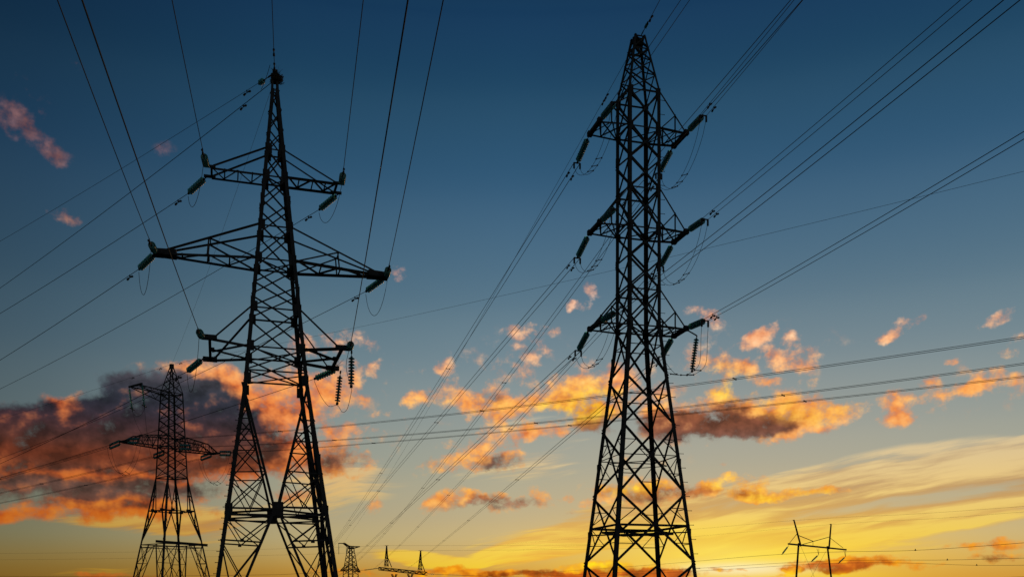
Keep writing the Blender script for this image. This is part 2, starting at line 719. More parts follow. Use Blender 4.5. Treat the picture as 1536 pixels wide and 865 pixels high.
# bird spikes on the peak and on the end of the lowest right arm
for base, nsp, hh in ((Vector((0.12, -0.1, 32.75)), 26, 0.5), (Vector((3.6, -2.2, zarm[2] + 0.16)), 12, 0.55), (Vector((3.6, 2.3, zarm[2] + 0.16)), 12, 0.55)):
    bm = BM()
    for k in range(nsp):
        d = Vector((random.uniform(-1, 1), random.uniform(-1, 1), random.uniform(0.0, 1.1))).normalized() * hh * random.uniform(0.5, 1)
        rod(bm, base, base + d, 0.006, 0.003, seg=4)
    obj('bird_spikes', bm, FITTING, rootL)
bm = BM()
for k in range(420):
    a = random.uniform(0, 6.28)
    rr = random.uniform(0.08, 0.34)
    p = Vector((rr * math.cos(a), rr * math.sin(a), random.uniform(-0.16, 0.2)))
    d = Vector((-math.sin(a + random.uniform(-.6, .6)), math.cos(a + random.uniform(-.6, .6)), random.uniform(-.35, .35))) * random.uniform(.12, .3)
    rod(bm, p - d * .6, p + d * .6, 0.011, 0.006, seg=4)
nest = obj('bird_nest', bm, TWIG)
nest.location = TL.w((0.1, -0.05, 32.55))
tag(nest, 'ragged dark bundle of twigs on the peak of the left pylon', 'nest')

tier = ('top', 'middle', 'bottom')
near_px = {('left', 0): (305, 237, 258, 0), ('right', 0): (516, 254, 545, 0), ('left', 1): (229, 371, 86, 0), ('right', 1): (572, 393, 665, 0),
           ('left', 2): (296, 491, 123, 0), ('right', 2): (518, 505, 612, 0)}
far_px = {('left', 0): (283, 294, 0, 470), ('left', 1): (206, 412, 0, 540), ('right', 0): (480, 308, 0, 583), ('right', 1): (534, 437, 0, 687),
          ('left', 2): (279, 557, 0, 695), ('right', 2): (465, 568, 0, 716)}
GW = 'wires of the left pylon'
ends = {}
for (sd, t), (n_tip, f_tip) in tips.items():
    where = f'{tier[t]} {sd} arm of the left pylon'
    # towards the photographer
    x, y, tx, ty = near_px[sd, t]
    q = solve(n_tip, tx, ty, -0.09, 0.0006)
    d = hdir(n_tip, q)
    e = n_tip + Vector((d.x, d.y, -0.13)).normalized() * 1.75
    insulator(n_tip, e, f'glass disc string on the {where}, on its near side', r=0.18)
    q = solve(e, tx, ty, -0.09, 0.0006)
    d = hdir(e, q)
    wire(e, d, -0.09, 0.0006, 150, f'thin wire rising steeply overhead from the {where}', GW, r=0.017, dampers=(0.9,))
    e_near = e
    # away from the photographer
    x, y, tx, ty = far_px[sd, t]
    if (sd, t) == ('right', 2):
        a_far = -0.16
    else:
        a_far = -0.10
    q = solve(f_tip, tx, ty, a_far, 0.0006, far=True)
    d = hdir(f_tip, q)
    e = f_tip + Vector((d.x, d.y, -0.22)).normalized() * 1.85
    insulator(f_tip, e, f'green disc string slanting down left from the {where}', r=0.18)
    q = solve(e, tx, ty, a_far, 0.0006, far=True)
    d = hdir(e, q)
    wire(e, d, a_far, 0.0006, 170, f'thin wire sloping down left from the {where}', GW, r=0.016, dampers=(1.0,))
    ends[sd, t] = (e_near, e)
    if (sd, t) != ('right', 2):
        jumper(e_near - Vector((0, 0, 0.1)), e - Vector((0, 0, 0.15)), 1.3 if t == 0 else 1.75, f'thin slack loop hanging under the {where}')
# the two hanging strings on the lowest right arm and their loop
rt = tips['right', 2]
h1a = rt[0] + Vector((0.1, 0, -0.12))
h1b = h1a + Vector((-0.02, 0, -1.95))
h2a = rt[1] + Vector((0.1, 0, -0.12))
h2b = h2a + Vector((-0.2, 0, -1.95))
insulator(h1a, h1b, 'dark ribbed disc string hanging upright, right one of the pair under the left pylon', r=0.17, lead=0.3, group='hanging strings of glass discs')
insulator(h2a, h2b, 'dark ribbed disc string hanging upright, left one of the pair under the left pylon', r=0.17, lead=0.3, group='hanging strings of glass discs')
en, ef = ends['right', 2]
bm = BM()
P = [ef - Vector((0, 0, 0.1)), lerp(ef, h2b, 0.3) - Vector((0, 0, 0.55)), lerp(ef, h2b, 0.65) - Vector((0, 0, 0.6)), h2b - Vector((0, 0, 0.02)),
     lerp(h2b, h1b, 0.4) - Vector((0, 0, 0.75)), lerp(h2b, h1b, 0.75) - Vector((0, 0, 0.85)), h1b - Vector((0, 0, 0.25)), h1b, lerp(h1b, en, 0.5) - Vector((0.25, 0, 0)), en]


def smooth_pts(P, sub=6):
    out = []
    for i in range(len(P) - 1):
        p0, p1, p2, p3 = P[max(i - 1, 0)], P[i], P[i + 1], P[min(i + 2, len(P) - 1)]
        for k in range(sub):
            t = k / sub
            out.append(0.5 * ((2 * p1) + (p2 - p0) * t + (2 * p0 - 5 * p1 + 4 * p2 - p3) * t * t + (3 * p1 - p0 - 3 * p2 + p3) * t ** 3))
    out.append(P[-1])
    return out


tube(bm, [v - P[0] for v in smooth_pts(P)], 0.013)
o = obj('jumper_loop', bm, WIRE, smooth=True)
o.location = P[0]
tag(o, 'slack loop carried by the two hanging disc strings under the left pylon', 'jumper cable', 'slack jumper loops')

# earth wires of the left pylon
pk = TL.w((0, 0, 32.75))
q = at(408, 0, DL - 6.3)
d = hdir(pk, q)
a = (q.z - pk.z) / math.hypot(q.x - pk.x, q.y - pk.y)
wire(pk, d, a - 0.0006 * 6.4, 0.0006, 150, 'single wire going straight up from the peak of the left pylon', GW, r=0.018, dampers=(1.1, 2.4), name='earth_wire')
for dx, dz, ty, r, lb in ((-0.1, 0.1, 362, 0.011, 'upper, thinner one of two wires running leftwards from the left pylon peak'),
                         (-0.1, -0.3, 432, 0.018, 'lower, thicker one of two wires running leftwards from the left pylon peak')):
    p = pk + Vector((dx, 0.05, dz))
    q = solve(p, 0, ty, -0.09, 0.0005, far=True)
    d = hdir(p, q)
    wire(p, d, -0.09, 0.0005, 190, lb, GW, r=r, dampers=(2.2,) if r < 0.015 else (2.9,), name='earth_wire')
    if r < 0.015:
        insulator(p, p + Vector((d.x, d.y, -0.12)) * 1.2, 'small glass disc coupling beside the peak of the left pylon', r=0.15, lead=0.75, tail=0.12)
    else:
        pf = p
        df = d
p1 = pk + Vector((-0.05, -1.2, 0.05))
jumper(pk + Vector((0, -1.0, -0.02)), pk + Vector((df.x * 1.3, df.y * 1.3, -0.3)), 0.12, 'short slack loop beside the peak of the left pylon')

# ================================================================ RIGHT PYLON (twin wires)
DR = 60.0
X0R = 8.1
rootR = thing('lattice_pylon', 'tall black lattice pylon right of centre, straight body with three equal short arms', 'pylon', (X0R, DR, 0), R(15.4), 'lattice power pylons')
TR = Tower(rootR, [(0, 3.42), (22.0, 1.1), (36.84, 1.08), (40.75, 0.36)])
ztieR = (36.84, 30.7, 24.3)
zarmR = (34.55, 28.2, 22.0)
legsR = TR.legs((0.24, 0.22, 0.13), (33.0, 26.3, 20.0, 13.2, 8.8), gz=[z for z in ztieR + zarmR], gs=(0.34, 0.42))
TR.bolts(legsR[1], 1, 3.0, 36.5, 0.9, 0.26, alt=False)
bm = BM()
zs = [40.7, 39.85, 39.0, 38.0, 36.84]
for a, b in zip(zs, zs[1:]):
    TR.xpanel(bm, b, a, 0.075)
for z in (40.7, 39.85):
    TR.ring(bm, z, 0.085, diag=True)
TR.ring(bm, 36.84, 0.085)
box(bm, (0, 0, 40.3), 0.3, 0.5, 0.3)
bar(bm, (0, 0, 39.85), (0, 0, 40.7), 0.16)
bar(bm, (-0.36, 0, 40.62), (0.36, 0, 40.62), 0.14)
obj('peak_lattice', bm, STEEL, rootR)
bm = BM()
zs = [36.84, 34.55, 32.6, 30.7, 28.2, 26.25, 24.3, 22.0]
for a, b in zip(zs, zs[1:]):
    TR.xpanel(bm, b, a, 0.11)
for z in zarmR + ztieR[1:]:
    TR.ring(bm, z, 0.09, diag=z in zarmR)
obj('body_lattice', bm, STEEL, rootR)
zs = [22.0, 18.75, 15.6, 11.3, 6.94, 2.6, 0.3]
for f in FACES:
    bm = BM()
    for a, b in zip(zs, zs[1:]):
        TR.xface(bm, f, b, a, 0.12 if a > 16 else 0.13)
        i, j, n = f
        if a > 16:
            zc = (a + b) / 2
            angle(bm, TR.c(i, zc + .4) - n * 0.09, TR.c(j, zc + .4) - n * 0.09, 0.055, n)
        elif b > 1:
            zc = TR.redundant(bm, f, b, a, 0.05)
            if abs(a - 11.3) < 0.1:
                angle(bm, TR.c(i, zc) - n * 0.05, TR.c(j, zc) - n * 0.05, 0.14, n)
            elif a > 12:
                angle(bm, TR.c(i, zc) - n * 0.05, TR.c(j, zc) - n * 0.05, 0.055, n)
    obj('base_lattice', bm, STEEL, rootR)
bm = BM()
TR.diamond(bm, 13.3, 0.05)
obj('diaphragm', bm, STEEL, rootR)
bm = BM()
TR.diamond(bm, 8.95, 0.13)
for k in range(2):
    angle(bm, TR.c(k, 8.9), TR.c(k + 2, 8.9), 0.09)
obj('diaphragm', bm, STEEL, rootR)

tipsR = {}
for sx, sd in ((-1, 'left'), (1, 'right')):
    for t in range(3):
        z, zt = zarmR[t], ztieR[t]
        bm = BM()
        hb, ht, L, e = TR.half(z), TR.half(zt), 2.95, 0.85
        up = Vector((0, 0, 1))
        for s in (-1, 1):
            Bp, Ep, Tp = Vector((sx * hb, s * hb, z)), Vector((sx * L, s * e, z)), Vector((sx * ht, s * ht, zt))
            angle(bm, Bp, Ep, 0.11, up)
            angle(bm, Ep + up * 0.12, Tp, 0.1)
            mt, mc = lerp(Ep + up * 0.12, Tp, 0.42), lerp(Ep, Bp, 0.42)
            angle(bm, mt, mc, 0.07)
            angle(bm, mt, Bp, 0.07)
            angle(bm, lerp(Ep, Bp, 0.42) + up * 0.03, Vector((sx * hb, -s * hb, z)) + up * (0.03 + 0.01 * s), 0.065, up)
            angle(bm, mc + up * 0.05, Vector((sx * L, -s * e, z)) + up * (0.05 + .01 * s), 0.065, up)
            # tie carried on along the tip as a heavy plate
            box(bm, Ep + Vector((0, s * 0.05, 0.02)), 0.3, 0.3, 0.3)
        m0, m1 = (lerp(Vector((sx * L, s * e, z)), Vector((sx * hb, s * hb, z)), 0.42) for s in (-1, 1))
        angle(bm, m0 + up * 0.02, m1 + up * 0.02, 0.08, up)
        bar(bm, (sx * L, -e, z), (sx * L, e, z), 0.26, 0.2)
        obj('crossarm', bm, STEEL, rootR)
        tipsR[sd, t] = (TR.w((sx * L, -e - 0.2, z)), TR.w((sx * L, e + 0.2, z)))

near_tx = {('left', 0): (1028, 0), ('right', 0): (1198, 0), ('left', 1): (1195, 0), ('right', 1): (1450, 0), ('left', 2): (1518, 0), ('right', 2): (1536, 203)}
far_obs = {('left', 0): [(768, 400), (642, 600), (455, 868)],
           ('left', 1): [(847, 400), (681, 600), (616, 680), (462, 868)],
           ('right', 0): [(883, 400), (730, 600), (626, 745), (492, 868)],
           ('left', 2): [(781, 600), (626, 748), (498, 868)],
           ('right', 1): [(806, 600), (730, 683), (653, 762), (560, 853)],
           ('right', 2): [(907, 604), (739, 751), (638, 832), (611, 852)]}
GT = 'twin wires of the right pylon'
DF = 480.0
TW = 0.42
for (sd, t), (n_tip, f_tip) in tipsR.items():
    where = f'{tier[t]} {sd} arm of the right pylon'
    tx, ty = near_tx[sd, t]
    A0 = -0.05
    q = solve(n_tip, tx, ty, A0, 0.0005)
    d = hdir(n_tip, q)
    side = Vector((-d.y, d.x, 0)) * TW
    e = n_tip + Vector((d.x, d.y, -0.10)).normalized() * 2.6
    insulator(n_tip, e, f'glass disc string on the {where}, on its near side', r=0.205, yoke=side, lead=0.4, tail=0.3)
    q = solve(e, tx, ty, A0, 0.0005)
    d = hdir(e, q)
    wire(e, d, A0, 0.0005, 170, f'twin wires rising to the upper right from the {where}', GT, r=0.015, twin=TW, dampers=(1.2,), spacers=(48, 96, 140))
    en = e
    obs = far_obs[sd, t]
    T = at(obs[-1][0], obs[-1][1], DF)
    d = hdir(f_tip, T)
    side = Vector((-d.y, d.x, 0)) * TW
    e = f_tip + Vector((d.x, d.y, -0.30)).normalized() * 2.5
    insulator(f_tip, e, f'green disc string slanting down left from the {where}', r=0.205, yoke=side, lead=0.35, tail=0.3)
    d = hdir(e, T)
    a, b = fit2(e, d, obs)
    s1 = math.hypot(T.x - e.x, T.y - e.y)
    print('far', sd, t, round(a, 3), round(b, 5), round(s1))
    wire(e, d, a, b, s1, f'twin wires running down to the horizon from the {where}', GT, r=0.021, twin=TW, dampers=(1.3,), spacers=[45 + 62 * k + 9 * t for k in range(6)])
    if (sd, t) == ('right', 2):
        hang = TR.w((3.1, -0.85, zarmR[2] - 0.1)) + Vector((0.55, -0.1, -0.35))
        bmx = BM()
        p = TR.M.inverted() @ hang
        bar(bmx, (2.9, -0.85, zarmR[2]), p, 0.07)
        obj('outrigger', bmx, STEEL, rootR)
        hb_ = hang + Vector((-0.32, 0, -2.35))
        insulator(hang, hb_, 'glass disc string hanging down beside the bottom right arm of the right pylon', r=0.17, lead=0.15, group='hanging strings of glass discs')
        root = thing('jumper_loop', 'slack twin loop held by the hanging disc string of the right pylon', 'jumper cable', e, 0, 'slack jumper loops')
        for k in (-1, 1):
            o2 = side * 0.5 * k
            P = [e + o2 - Vector((0, 0, 0.3)), lerp(e, hb_, 0.35) + o2 - Vector((0, 0, 0.75)), lerp(e, hb_, 0.75) + o2 - Vector((0, 0, 0.45)), hb_ + o2 - Vector((0, 0, 0.1)),
                 hb_ + o2 + Vector((0.6, -0.4, 0.45)), lerp(hb_, en, 0.65) + o2 + Vector((0.25, 0, 0.1)), en + o2 - Vector((0, 0, 0.25))]
            sp = [v - e for v in smooth_pts(P)]
            bmx = BM()
            tube(bmx, sp, 0.014)
            obj('wire', bmx, WIRE, root, True)
            if k == -1:
                keep = sp
        for k in (7, 12, 17, 21):
            spacer(root, keep[k], sp[k], 0.017)
    else:
        jumper(e - Vector((0, 0, 0.3)), en - Vector((0, 0, 0.3)), 2.1 if sd == 'right' else 1.75, f'slack twin loop hanging under the {where}', twin=side * 0.9)
# earth wires of the right pylon
pkR = TR.w((0.1, -0.3, 40.72))
q = at(990, 0, DR - 3.7)
d = hdir(pkR, q)
s = math.hypot(q.x - pkR.x, q.y - pkR.y)
a = (q.z - pkR.z) / s - 0.0005 * s
wire(pkR, d, a, 0.0005, 150, 'single wire leaving the peak of the right pylon towards the upper right', GT, r=0.018, dampers=(1.9,), name='earth_wire')
insulator(pkR, pkR + Vector((d.x, d.y, a)) * 1.3, 'small dark coupling on the peak of the right pylon', r=0.09, lead=0.75, tail=0.15)
pkF = TR.w((0.0, 0.3, 40.6))
T = at(480, 850, DF)
d = hdir(pkF, T)
obs = [(905, 205), (785, 400), (658, 600), (514, 808), (480, 850)]
a, b = fit2(pkF, d, obs)
print('earthR', a, b)
wire(pkF, d, a, b, math.hypot(T.x - pkF.x, T.y - pkF.y), 'single wire running down to the horizon from the peak of the right pylon', GT, r=0.014, dampers=(5.5, 6.2), name='earth_wire')

# ================================================================ SMALLER PYLON, far left
DS = 115.0
X0S = (257.5 - CX) / F * DS
TH = 51.5
rootS = thing('lattice_pylon', 'smaller distant pylon at far left with one raised side arm against the dark cloud', 'pylon', (X0S, DS, 0), R(TH), 'lattice power pylons')


def zs_(y):
    return zat(y, DS)


zkS = zs_(716)
TS = Tower(rootS, [(0, 4.35), (zkS, 1.37), (zs_(590), 0.98), (zs_(549), 0.16), (zs_(547), 0.15)])
TS.legs((0.2, 0.17, 0.1, 0.1), ())
bm = BM()
zs = [zs_(y) for y in (549, 556, 565, 576, 590)]
for a, b in zip(zs, zs[1:]):
    TS.xpanel(bm, b, a, 0.07)
box(bm, (0, 0, zs_(549)), 0.4, 0.4, 0.5)
obj('peak_lattice', bm, STEEL, rootS)
bm = BM()
ys = (590, 603, 616, 630, 644, 655, 670, 685, 700, 716)
zs = [zs_(y) for y in ys]
for a, b in zip(zs, zs[1:]):
    TS.xpanel(bm, b, a, 0.085)
for y in (590, 655, 670, 716):
    TS.ring(bm, zs_(y), 0.1, True)
obj('body_lattice', bm, STEEL, rootS)
for f in FACES:
    bm = BM()
    i, j, n = f
    z1 = zs_(766)
    zn = zs_(816)
    kz = [zkS - 0.3, (zkS + z1) / 2, z1]
    # upper inverted V to the mid frame, then struts out to the legs, then A below
    m1 = (TS.c(i, z1) + TS.c(j, z1)) / 2
    for leg, sg in ((i, -1), (j, 1)):
        u = (TS.c(j, z1) - TS.c(i, z1)).normalized() * 0.55 * sg * TS.half(z1)
        q1 = TS.c(leg, z1) - u * 0.9
        angle(bm, TS.c(leg, zkS) - n * .04, q1 - n * .04, 0.12, n)
        angle(bm, TS.c(leg, z1) - n * .06, q1 - n * .06, 0.09, n)
        angle(bm, q1 - n * .08, TS.c(leg, zn + 0.4) - n * .08, 0.14, n)
        qm = lerp(TS.c(leg, zkS), q1, 0.55)
        angle(bm, TS.c(leg, qm.z) - n * .1, qm - n * .1, 0.07, n)
        angle(bm, TS.c(leg, qm.z - .9) - n * .12, qm - n * .12, 0.06, n)
        q2 = lerp(q1, TS.c(leg, zn + 0.4), 0.5)
        angle(bm, TS.c(leg, q2.z) - n * .1, q2 - n * .1, 0.06, n)
        angle(bm, TS.c(leg, z1) - n * .12, q2 - n * .12, 0.06, n)
        box(bm, q1 - n * 0.05, 0.3, 0.3, 0.35)
        # bottom A
        mn = (TS.c(i, zn) + TS.c(j, zn)) / 2
        top = lerp(mn, TS.c(leg, zn), 0.3)
        foot = TS.c(leg, 0.4)
        angle(bm, top - n * .05, foot - n * .05, 0.11, n)
        for ta, tb in ((0.0, 0.22), (0.22, 0.42), (0.42, 0.62)):
            a1, b1 = lerp(top, foot, ta), lerp(top, foot, tb)
            angle(bm, TS.c(leg, b1.z) - n * .09, b1 - n * .09, 0.06, n)
            angle(bm, TS.c(leg, a1.z) - n * .11, b1 - n * .11, 0.06, n)
            angle(bm, TS.c(leg, b1.z) - n * .13, a1 - n * .13, 0.06, n)
    angle(bm, TS.c(i, z1) - n * .05, TS.c(j, z1) - n * .05, 0.08, n)
    angle(bm, TS.c(i, zn) - n * .05, TS.c(j, zn) - n * .05, 0.1, n)
    angle(bm, TS.c(i, zn - .35) - n * .05, TS.c(j, zn - .35) - n * .05, 0.09, n)
    obj('base_lattice', bm, STEEL, rootS)
bm = BM()
TS.diamond(bm, zs_(766), 0.1)
obj('diaphragm', bm, STEEL, rootS)
bm = BM()
p0 = TS.M.inverted() @ at(234, 811, DS - 5.2)
p1 = TS.M.inverted() @ at(311, 817, DS - 5.2)
bar(bm, p0, p1, 0.28, 0.3)
obj('cross_beam', bm, STEEL, rootS)
# lower arms: truss tapering to the tip
up = Vector((0, 0, 1))
tipS = {}
zl, zu = zs_(672), zs_(655)
for sx, sd, zt in ((-1, 'left', zs_(672) + .15), (1, 'right', zs_(672) + .15)):
    bm = BM()
    L = 6.1
    hb = TS.half(zl)
    n = 8
    for s in (-1, 1):
        Bl, Bu = Vector((sx * hb, s * hb, zl)), Vector((sx * hb, s * hb, zu))
        E = Vector((sx * L, s * 0.55, zl + 0.05))
        Eu = lerp(E, Vector((sx * L, s * 0.55, zu)), 0.0) + up * 0.1
        Mu = lerp(Bu, Vector((sx * L, s * 0.55, zu)), 0.68) - up * 0.35
        angle(bm, Bl, E, 0.14)
        angle(bm, Bu, Mu, 0.12)
        angle(bm, Mu, Eu, 0.12)
        for k in range(n):
            t0, t1 = k / n, (k + 1) / n
            lo0, lo1 = lerp(Bl, E, t0), lerp(Bl, E, t1)
            upf = lambda t: lerp(Bu, Mu, t / 0.68) if t < 0.68 else lerp(Mu, Eu, (t - 0.68) / 0.32)
            angle(bm, lo1, upf(t1), 0.06)
            angle(bm, lo0 if k % 2 else upf(t0), upf(t1) if k % 2 else lo1, 0.06)
    for k in range(n):
        t0, t1 = k / n, (k + 1) / n
        A0 = [lerp(Vector((sx * hb, s * hb, zl)), Vector((sx * L, s * .55, zl + .05)), t0 if s == -1 else t1) for s in (-1, 1)]
        angle(bm, A0[0], A0[1], 0.06, up)
        U0 = [lerp(Vector((sx * hb, s * hb, zu)), Vector((sx * L, s * .55, zu - .6)), (t1 if s == -1 else t0)) for s in (-1, 1)]
        if t1 < 0.7:
            angle(bm, U0[0], U0[1], 0.06, up)
    box(bm, (sx * L, 0, zl + .08), 0.5, 1.4, 0.22)
    obj('crossarm', bm, STEEL, rootS)
    tipS[sd] = (TS.w((sx * (L + .1), -0.7, zl + .05)), TS.w((sx * (L + .1), 0.7, zl + .05)))
# raised arm to the left with two hanging strings
bm = BM()
L = 4.75
zA, zB = zs_(590), zs_(601)
E = Vector((-L, 0, zA + 0.35))
EA, EB = Vector((-L, -1.45, zA + .2)), Vector((-L, 1.45, zA + .2))
hb = TS.half(zA)
for s in (-1, 1):
    Ep = Vector((-L, s * 0.9, zA + .2))
    angle(bm, (-hb, s * hb, zA), Ep, 0.13)
    angle(bm, (-hb, s * hb, zB), Ep - up * .12, 0.12)
    for k in range(6):
        lo0, lo1 = lerp(Vector((-hb, s * hb, zB)), Ep, k / 6), lerp(Vector((-hb, s * hb, zB)), Ep, (k + 1) / 6)
        u0, u1 = lerp(Vector((-hb, s * hb, zA)), Ep, k / 6), lerp(Vector((-hb, s * hb, zA)), Ep, (k + 1) / 6)
        angle(bm, lo0 if k % 2 else u0, u1 if k % 2 else lo1, 0.06)
    if s == -1:
        for k in range(6):
            a0 = lerp(Vector((-hb, -hb, zA)), Vector((-L, -.9, zA + .2)), k / 6)
            b0 = lerp(Vector((-hb, hb, zA)), Vector((-L, .9, zA + .2)), (k + 1) / 6)
            angle(bm, a0, b0, 0.06)
bar(bm, EA, EB, 0.2, 0.18)
obj('crossarm', bm, STEEL, rootS)


def stack(p0, p1, label, r=0.14, group=STR, extra=None, arms=False):
    """far string: the discs read as one ribbed rod"""
    p0, p1 = Vector(p0), Vector(p1)
    root = thing('insulator_string', label, 'insulator', group=group)
    place_z(root, p0, p1)
    L = (p1 - p0).length
    offs = (Vector((0, -.22, 0)), Vector((0, .22, 0))) if extra else (Vector((0, 0, 0)),)
    for of in offs:
        bm = BM()
        n = max(4, int((L - .5) / 0.16))
        prof = [(0, 0.0), (0.03, 0.0), (0.03, 0.3)]
        for k in range(n):
            z = 0.3 + (L - .5) * k / n
            dz = (L - .5) / n
            prof += [(0.05, z), (r, z + dz * .55), (r * .9, z + dz * .7), (0.05, z + dz * .75)]
        prof += [(0.03, L - .2), (0.03, L), (0, L)]
        lathe(bm, prof, 10)
        o = obj('disc_stack', bm, GLASS, root, True)
        o.location = of
    bm = BM()
    rod(bm, (0, 0, L - .25), (0, 0, L + .05), 0.05)
    if extra:
        bar(bm, Vector((0, -.3, L - .2)), Vector((0, .3, L - .2)), 0.09)
        bar(bm, Vector((0, -.3, .3)), Vector((0, .3, .3)), 0.09)
    if arms:
        bar(bm, Vector((-.65, 0, L - .25)), Vector((.65, 0, L - .25)), 0.1)
        bar(bm, Vector((-.35, 0, L - .55)), Vector((.35, 0, L - .45)), 0.07)
    obj('end_clamp', bm, FITTING, root)
    return root


hgA, hgB = TS.w(EA), TS.w(EB)
hA = hgA + Vector((0.3, 0, -2.9))
hB = hgB + Vector((0.4, 0, -2.9))
stack(hgA, hA, 'dark disc string hanging from the raised arm of the smaller pylon, inner one', group='hanging strings of glass discs', arms=True)
stack(hgB, hB, 'dark disc string hanging from the raised arm of the smaller pylon, outermost one', group='hanging strings of glass discs', arms=True)
GS = 'twin wires of the smaller left pylon'
dl = Vector((math.cos(R(TH + 90)), math.sin(R(TH + 90)), 0))     # away, to the left
dr = -dl                                                        # nearer, to the right
tw = 0.42
mid_l = TS.w((0.0, 1.5, zs_(676)))
mid_r = TS.w((0.0, -1.5, zs_(672)))
spec = [('left arm', tipS['left'], [(160, 673), (0, 718)], [(300, 657), (480, 641), (1200, 553), (1536, 507)]),
        ('middle of the body', (mid_r, mid_l), [(222, 682), (0, 739)], [(321, 668), (480, 659), (1200, 595), (1536, 541)]),
        ('right arm', tipS['right'], [(236, 700), (0, 754)], [(347, 679), (480, 672), (1100, 611), (1536, 566)])]
for nm, (pn, pf), ol, orr in spec:
    e = pf + Vector((dl.x, dl.y, -0.12)) * 2.7
    stack(pf, e, f'paired disc strings pointing left at the {nm} of the smaller left pylon', extra=True)
    a, b = fit2(e, dl, ol) if len(ol) > 2 else (None, None)
    ((s, z),) = fit2(e, dl, ol[-1:])
    b = 0.0002
    a = (z - b * s * s) / s
    print('smallL', nm, round(a, 3), round(s))
    wire(e, dl, a, b, 230, f'faint twin wires falling leftwards from the {nm} of the smaller left pylon', GS, r=0.022, twin=tw, spacers=(30, 70), name='twin_conductor')
    e2 = pn + Vector((dr.x, dr.y, -0.1)) * 2.7
    stack(pn, e2, f'paired disc strings pointing right at the {nm} of the smaller left pylon', extra=True)
    a, b = fit2(e2, dr, orr)
    print('smallR', nm, round(a, 4), round(b, 6))
    wire(e2, dr, a, b, 190, f'long twin wires rising rightwards from the {nm} of the smaller left pylon', GS, r=0.017, twin=tw, spacers=(26, 52, 74, 96), name='twin_conductor')
    if nm != 'middle of the body':
        jumper(e - Vector((0, 0, .1)), e2 - Vector((0, 0, .1)), 3.6, f'wide slack twin loop under the {nm} of the smaller left pylon', r=0.016, twin=Vector((.35, .25, 0)))
    else:
        jumper(hA - Vector((0, 0, 0)), e - Vector((0, 0, .1)), 1.5, 'loop from the inner hanging string to the body of the smaller left pylon', r=0.016)
        jumper(hB, hA, 0.8, 'short loop between the two hanging strings of the smaller left pylon', r=0.016)
        jumper(hB - Vector((0, 0, .05)), e2 + Vector((-2.0, -1.0, 0)), 2.2, 'loop from the outer hanging string down to the wires of the smaller left pylon', r=0.014)
ps = TS.w((0, 0, zs_(546)))
a, b = fit2(ps, dr, [(525, 491), (910, 408), (1150, 355), (1536, 254)])
wire(ps, dr, a, b, 190, 'very thin wire crossing the whole sky rightwards from the smaller left pylon peak', GS, r=0.011, dampers=(2.0, 9.0), name='earth_wire')
((s, z),) = fit2(ps, dl, [(0, 628)])
a = z / s - 0.0002 * s
wire(ps, dl, a, 0.0002, 220, 'very thin wire running down left from the peak of the smaller left pylon', GS, r=0.014, dampers=(2.5, 9.0), name='earth_wire')
# cable between the peaks of the left pylon and of the smaller one
p = TL.w((-.1, .15, 32.3))
L = math.hypot(ps.x - p.x, ps.y - p.y)
d = hdir(p, ps)
b = 0.0005
a = (ps.z - p.z) / L - b * L
wire(p, d, a, b, L, 'hair-thin cable from the peak of the left pylon down to the smaller pylon', GS, r=0.008, name='earth_wire')

# ================================================================ FAR SUBSTATION STRUCTURES
DG = 480.0
rootF = thing('lattice_pylon', 'tiny far pylon with a T-shaped top on the horizon beside the left pylon', 'pylon', (at(526, 0, DG).x, DG, 0), R(38), 'lattice power pylons')
zf = lambda y: zat(y, DG)
TF = Tower(rootF, [(0, 3.9), (zf(853), 2.75), (zf(822), 1.35), (zf(817.5), 0.9)])
TF.legs((0.38, 0.36, 0.3), ())
bm = BM()
zs = [zf(y) for y in (818, 824, 831, 839, 846, 853, 862)] + [7.0, 1.0]
for a, b in zip(zs, zs[1:]):
    TF.xpanel(bm, b, a, 0.22)
for y in (822, 846, 853):
    TF.ring(bm, zf(y), 0.28)
obj('body_lattice', bm, STEEL, rootF)
Mi = TF.M.inverted()
bm = BM()
pL, pR, pT = Mi @ at(508, 813.5, DG), Mi @ at(539, 818.5, DG), Mi @ at(527, 822, DG)
pK = Mi @ at(516, 813.8, DG)
for of in (-.7, .7):
    o3 = Vector((0, of, 0))
    angle(bm, pL + o3, pK + o3, 0.35)
    angle(bm, pK + o3, pT + o3 * 1.5, 0.45)
    angle(bm, pK + o3 + Vector((0, 0, .3)), Mi @ at(524, 818.2, DG) + o3, 0.4)
    angle(bm, Mi @ at(524, 818.2, DG) + o3, pR + o3, 0.35)
    angle(bm, pR + o3, pT + o3 * 1.5, 0.4)
    angle(bm, Mi @ at(531, 818.2, DG) + o3, pT + o3, 0.3)
    angle(bm, Mi @ at(521, 816.5, DG) + o3, Mi @ at(521, 819, DG) + o3, 0.25)
obj('crossarm', bm, STEEL, rootF)
bm = BM()
for s in (-1, 1):
    e = Mi @ at(525.5 + s * 15, 854.5 if s < 0 else 857, DG)
    for of in (-2.2, 2.2):
        o3 = Vector((0, of, 0))
        bl = Mi @ at(526 + s * 6.5, 854.5, DG) + o3
        bu = Mi @ at(526 + s * 5.5, 847, DG) + o3
        angle(bm, bl, e, 0.4)
        angle(bm, bu, e, 0.32)
        angle(bm, lerp(bl, e, .5), lerp(bu, e, .5), 0.25)
        angle(bm, lerp(bl, e, .5), bu, 0.25)
    obj('crossarm', bm, STEEL, rootF)
    bm = BM()
bm.free()
stack(at(508, 814, DG), at(508.2, 831, DG), 'tiny hanging string at the left end of the far T-shaped pylon', r=0.2, group='hanging strings of glass discs')
stack(at(519.4, 819, DG), at(519.6, 830.5, DG), 'tiny hanging string close to the body of the far T-shaped pylon', r=0.2, group='hanging strings of glass discs')

